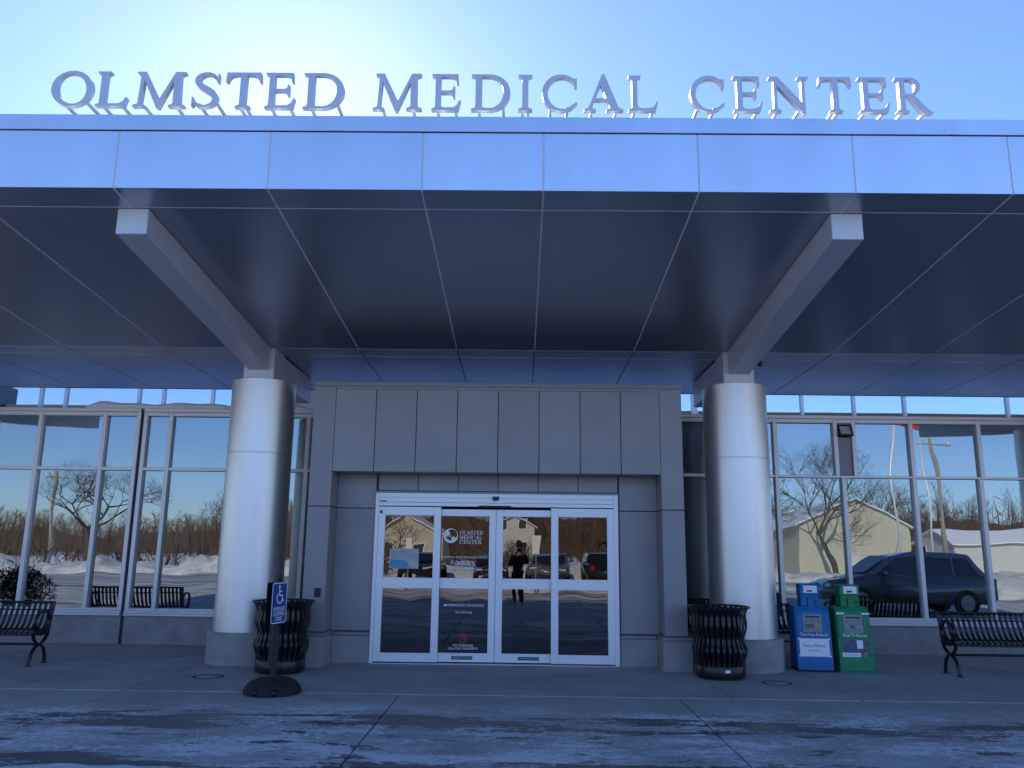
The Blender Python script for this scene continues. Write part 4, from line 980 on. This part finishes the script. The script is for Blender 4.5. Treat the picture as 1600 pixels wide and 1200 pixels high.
# ------------------------------------------------------------------ the photographer, seen only in the door glass
def skin_body(name, V, E, m, parent, root=0, sub=2):
    me = bpy.data.meshes.new(name); me.from_pydata([v[:3] for v in V], E, []); o = bpy.data.objects.new(name, me); COL.objects.link(o)
    o.modifiers.new('skin', 'SKIN'); sv = me.skin_vertices[0].data
    for i, v in enumerate(V): sv[i].radius = (v[3], v[4] if len(v) > 4 else v[3]); sv[i].use_root = i == root
    s = o.modifiers.new('sub', 'SUBSURF'); s.levels = s.render_levels = sub
    dg = bpy.context.evaluated_depsgraph_get(); dg.update()
    m2 = bpy.data.meshes.new_from_object(o.evaluated_get(dg)); bpy.data.objects.remove(o); bpy.data.meshes.remove(me)
    m2.name = name; m2.materials.clear(); m2.materials.append(m)
    for p in m2.polygons: p.use_smooth = True
    n = bpy.data.objects.new(name, m2); link(n); n.parent = parent; return n
P = thing('person', 'person in a dark coat holding a phone up to take the picture', 'person', (0, -.42, -.007))
V = [(0, 0, .98, .16, .12), (0, 0, 1.15, .16, .12), (0, 0, 1.35, .18, .12), (0, 0, 1.47, .10, .09), (0, .01, 1.55, .055), (0, .02, 1.64, .085, .10), (0, .02, 1.73, .07, .085),
     (-.19, .0, 1.42, .075), (-.26, .10, 1.22, .058), (-.12, .30, 1.48, .042), (-.07, .36, 1.55, .03),
     (.19, .0, 1.42, .075), (.26, .10, 1.22, .058), (.12, .30, 1.48, .042), (.07, .36, 1.55, .03),
     (-.10, 0, .90, .105), (-.12, .02, .50, .07), (-.12, 0, .10, .05), (-.13, .12, .05, .045),
     (.10, 0, .90, .105), (.12, .02, .50, .07), (.12, 0, .10, .05), (.13, .12, .05, .045)]
E = [(0, 1), (1, 2), (2, 3), (3, 4), (4, 5), (5, 6), (3, 7), (7, 8), (8, 9), (9, 10), (3, 11), (11, 12), (12, 13), (13, 14), (0, 15), (15, 16), (16, 17), (17, 18), (0, 19), (19, 20), (20, 21), (21, 22)]
body = skin_body('body', V, E, M['skin'], P)
cv = [(x, y, z, a+.025, (b[0] if b else a)+.025) for x, y, z, a, *b in V]
ids = [0, 1, 2, 3, 7, 8, 9, 11, 12, 13]; mp_ = {i: k for k, i in enumerate(ids)}
VV = [cv[i] for i in ids] + [(0, 0, .78, .21, .15)]
skin_body('coat', VV, [(mp_[a], mp_[b]) for a, b in E if a in mp_ and b in mp_] + [(0, 10)], M['coat'], P)
ids = [0, 15, 16, 17, 19, 20, 21]; mp_ = {i: k for k, i in enumerate(ids)}
skin_body('trousers', [cv[i] for i in ids], [(mp_[a], mp_[b]) for a, b in E if a in mp_ and b in mp_], M['trousers'], P)
mb = MB(); mb.lathe([(0, 1.84), (.06, 1.83), (.10, 1.77), (.108, 1.70), (.10, 1.665), (.09, 1.66)], 20, (0, .01)); mb.build('knit_hat', M['coat'], P)
for s in (-1, 1):
    Hv = [(s*.07, .355, 1.55, .026, .018), (s*.055, .375, 1.58, .032, .016)]; He = [(0, 1)]
    for k in range(4):
        z = 1.60-.018*k; l = (.032, .036, .034, .026)[k]; b = len(Hv)
        Hv += [(s*(.050-.004*k), .385, z, .009), (s*(.048-l*.6), .398, z+.004, .0085), (s*(.046-l), .392, z+.003, .0075)]; He += [(1, b), (b, b+1), (b+1, b+2)]
    b = len(Hv); Hv += [(s*.045, .365, 1.565, .010), (s*.03, .355, 1.575, .0085)]; He += [(1, b), (b, b+1)]
    skin_body('hand', Hv, He, M['skin'], P, 0, 1)
mb = MB(); mb.box(-.075, .075, .402, .409, 1.565, 1.64, .003)
ph = mb.build('phone', M['black'], None); ph.location = P.location; tag(ph, 'black phone held up in both hands', 'phone')
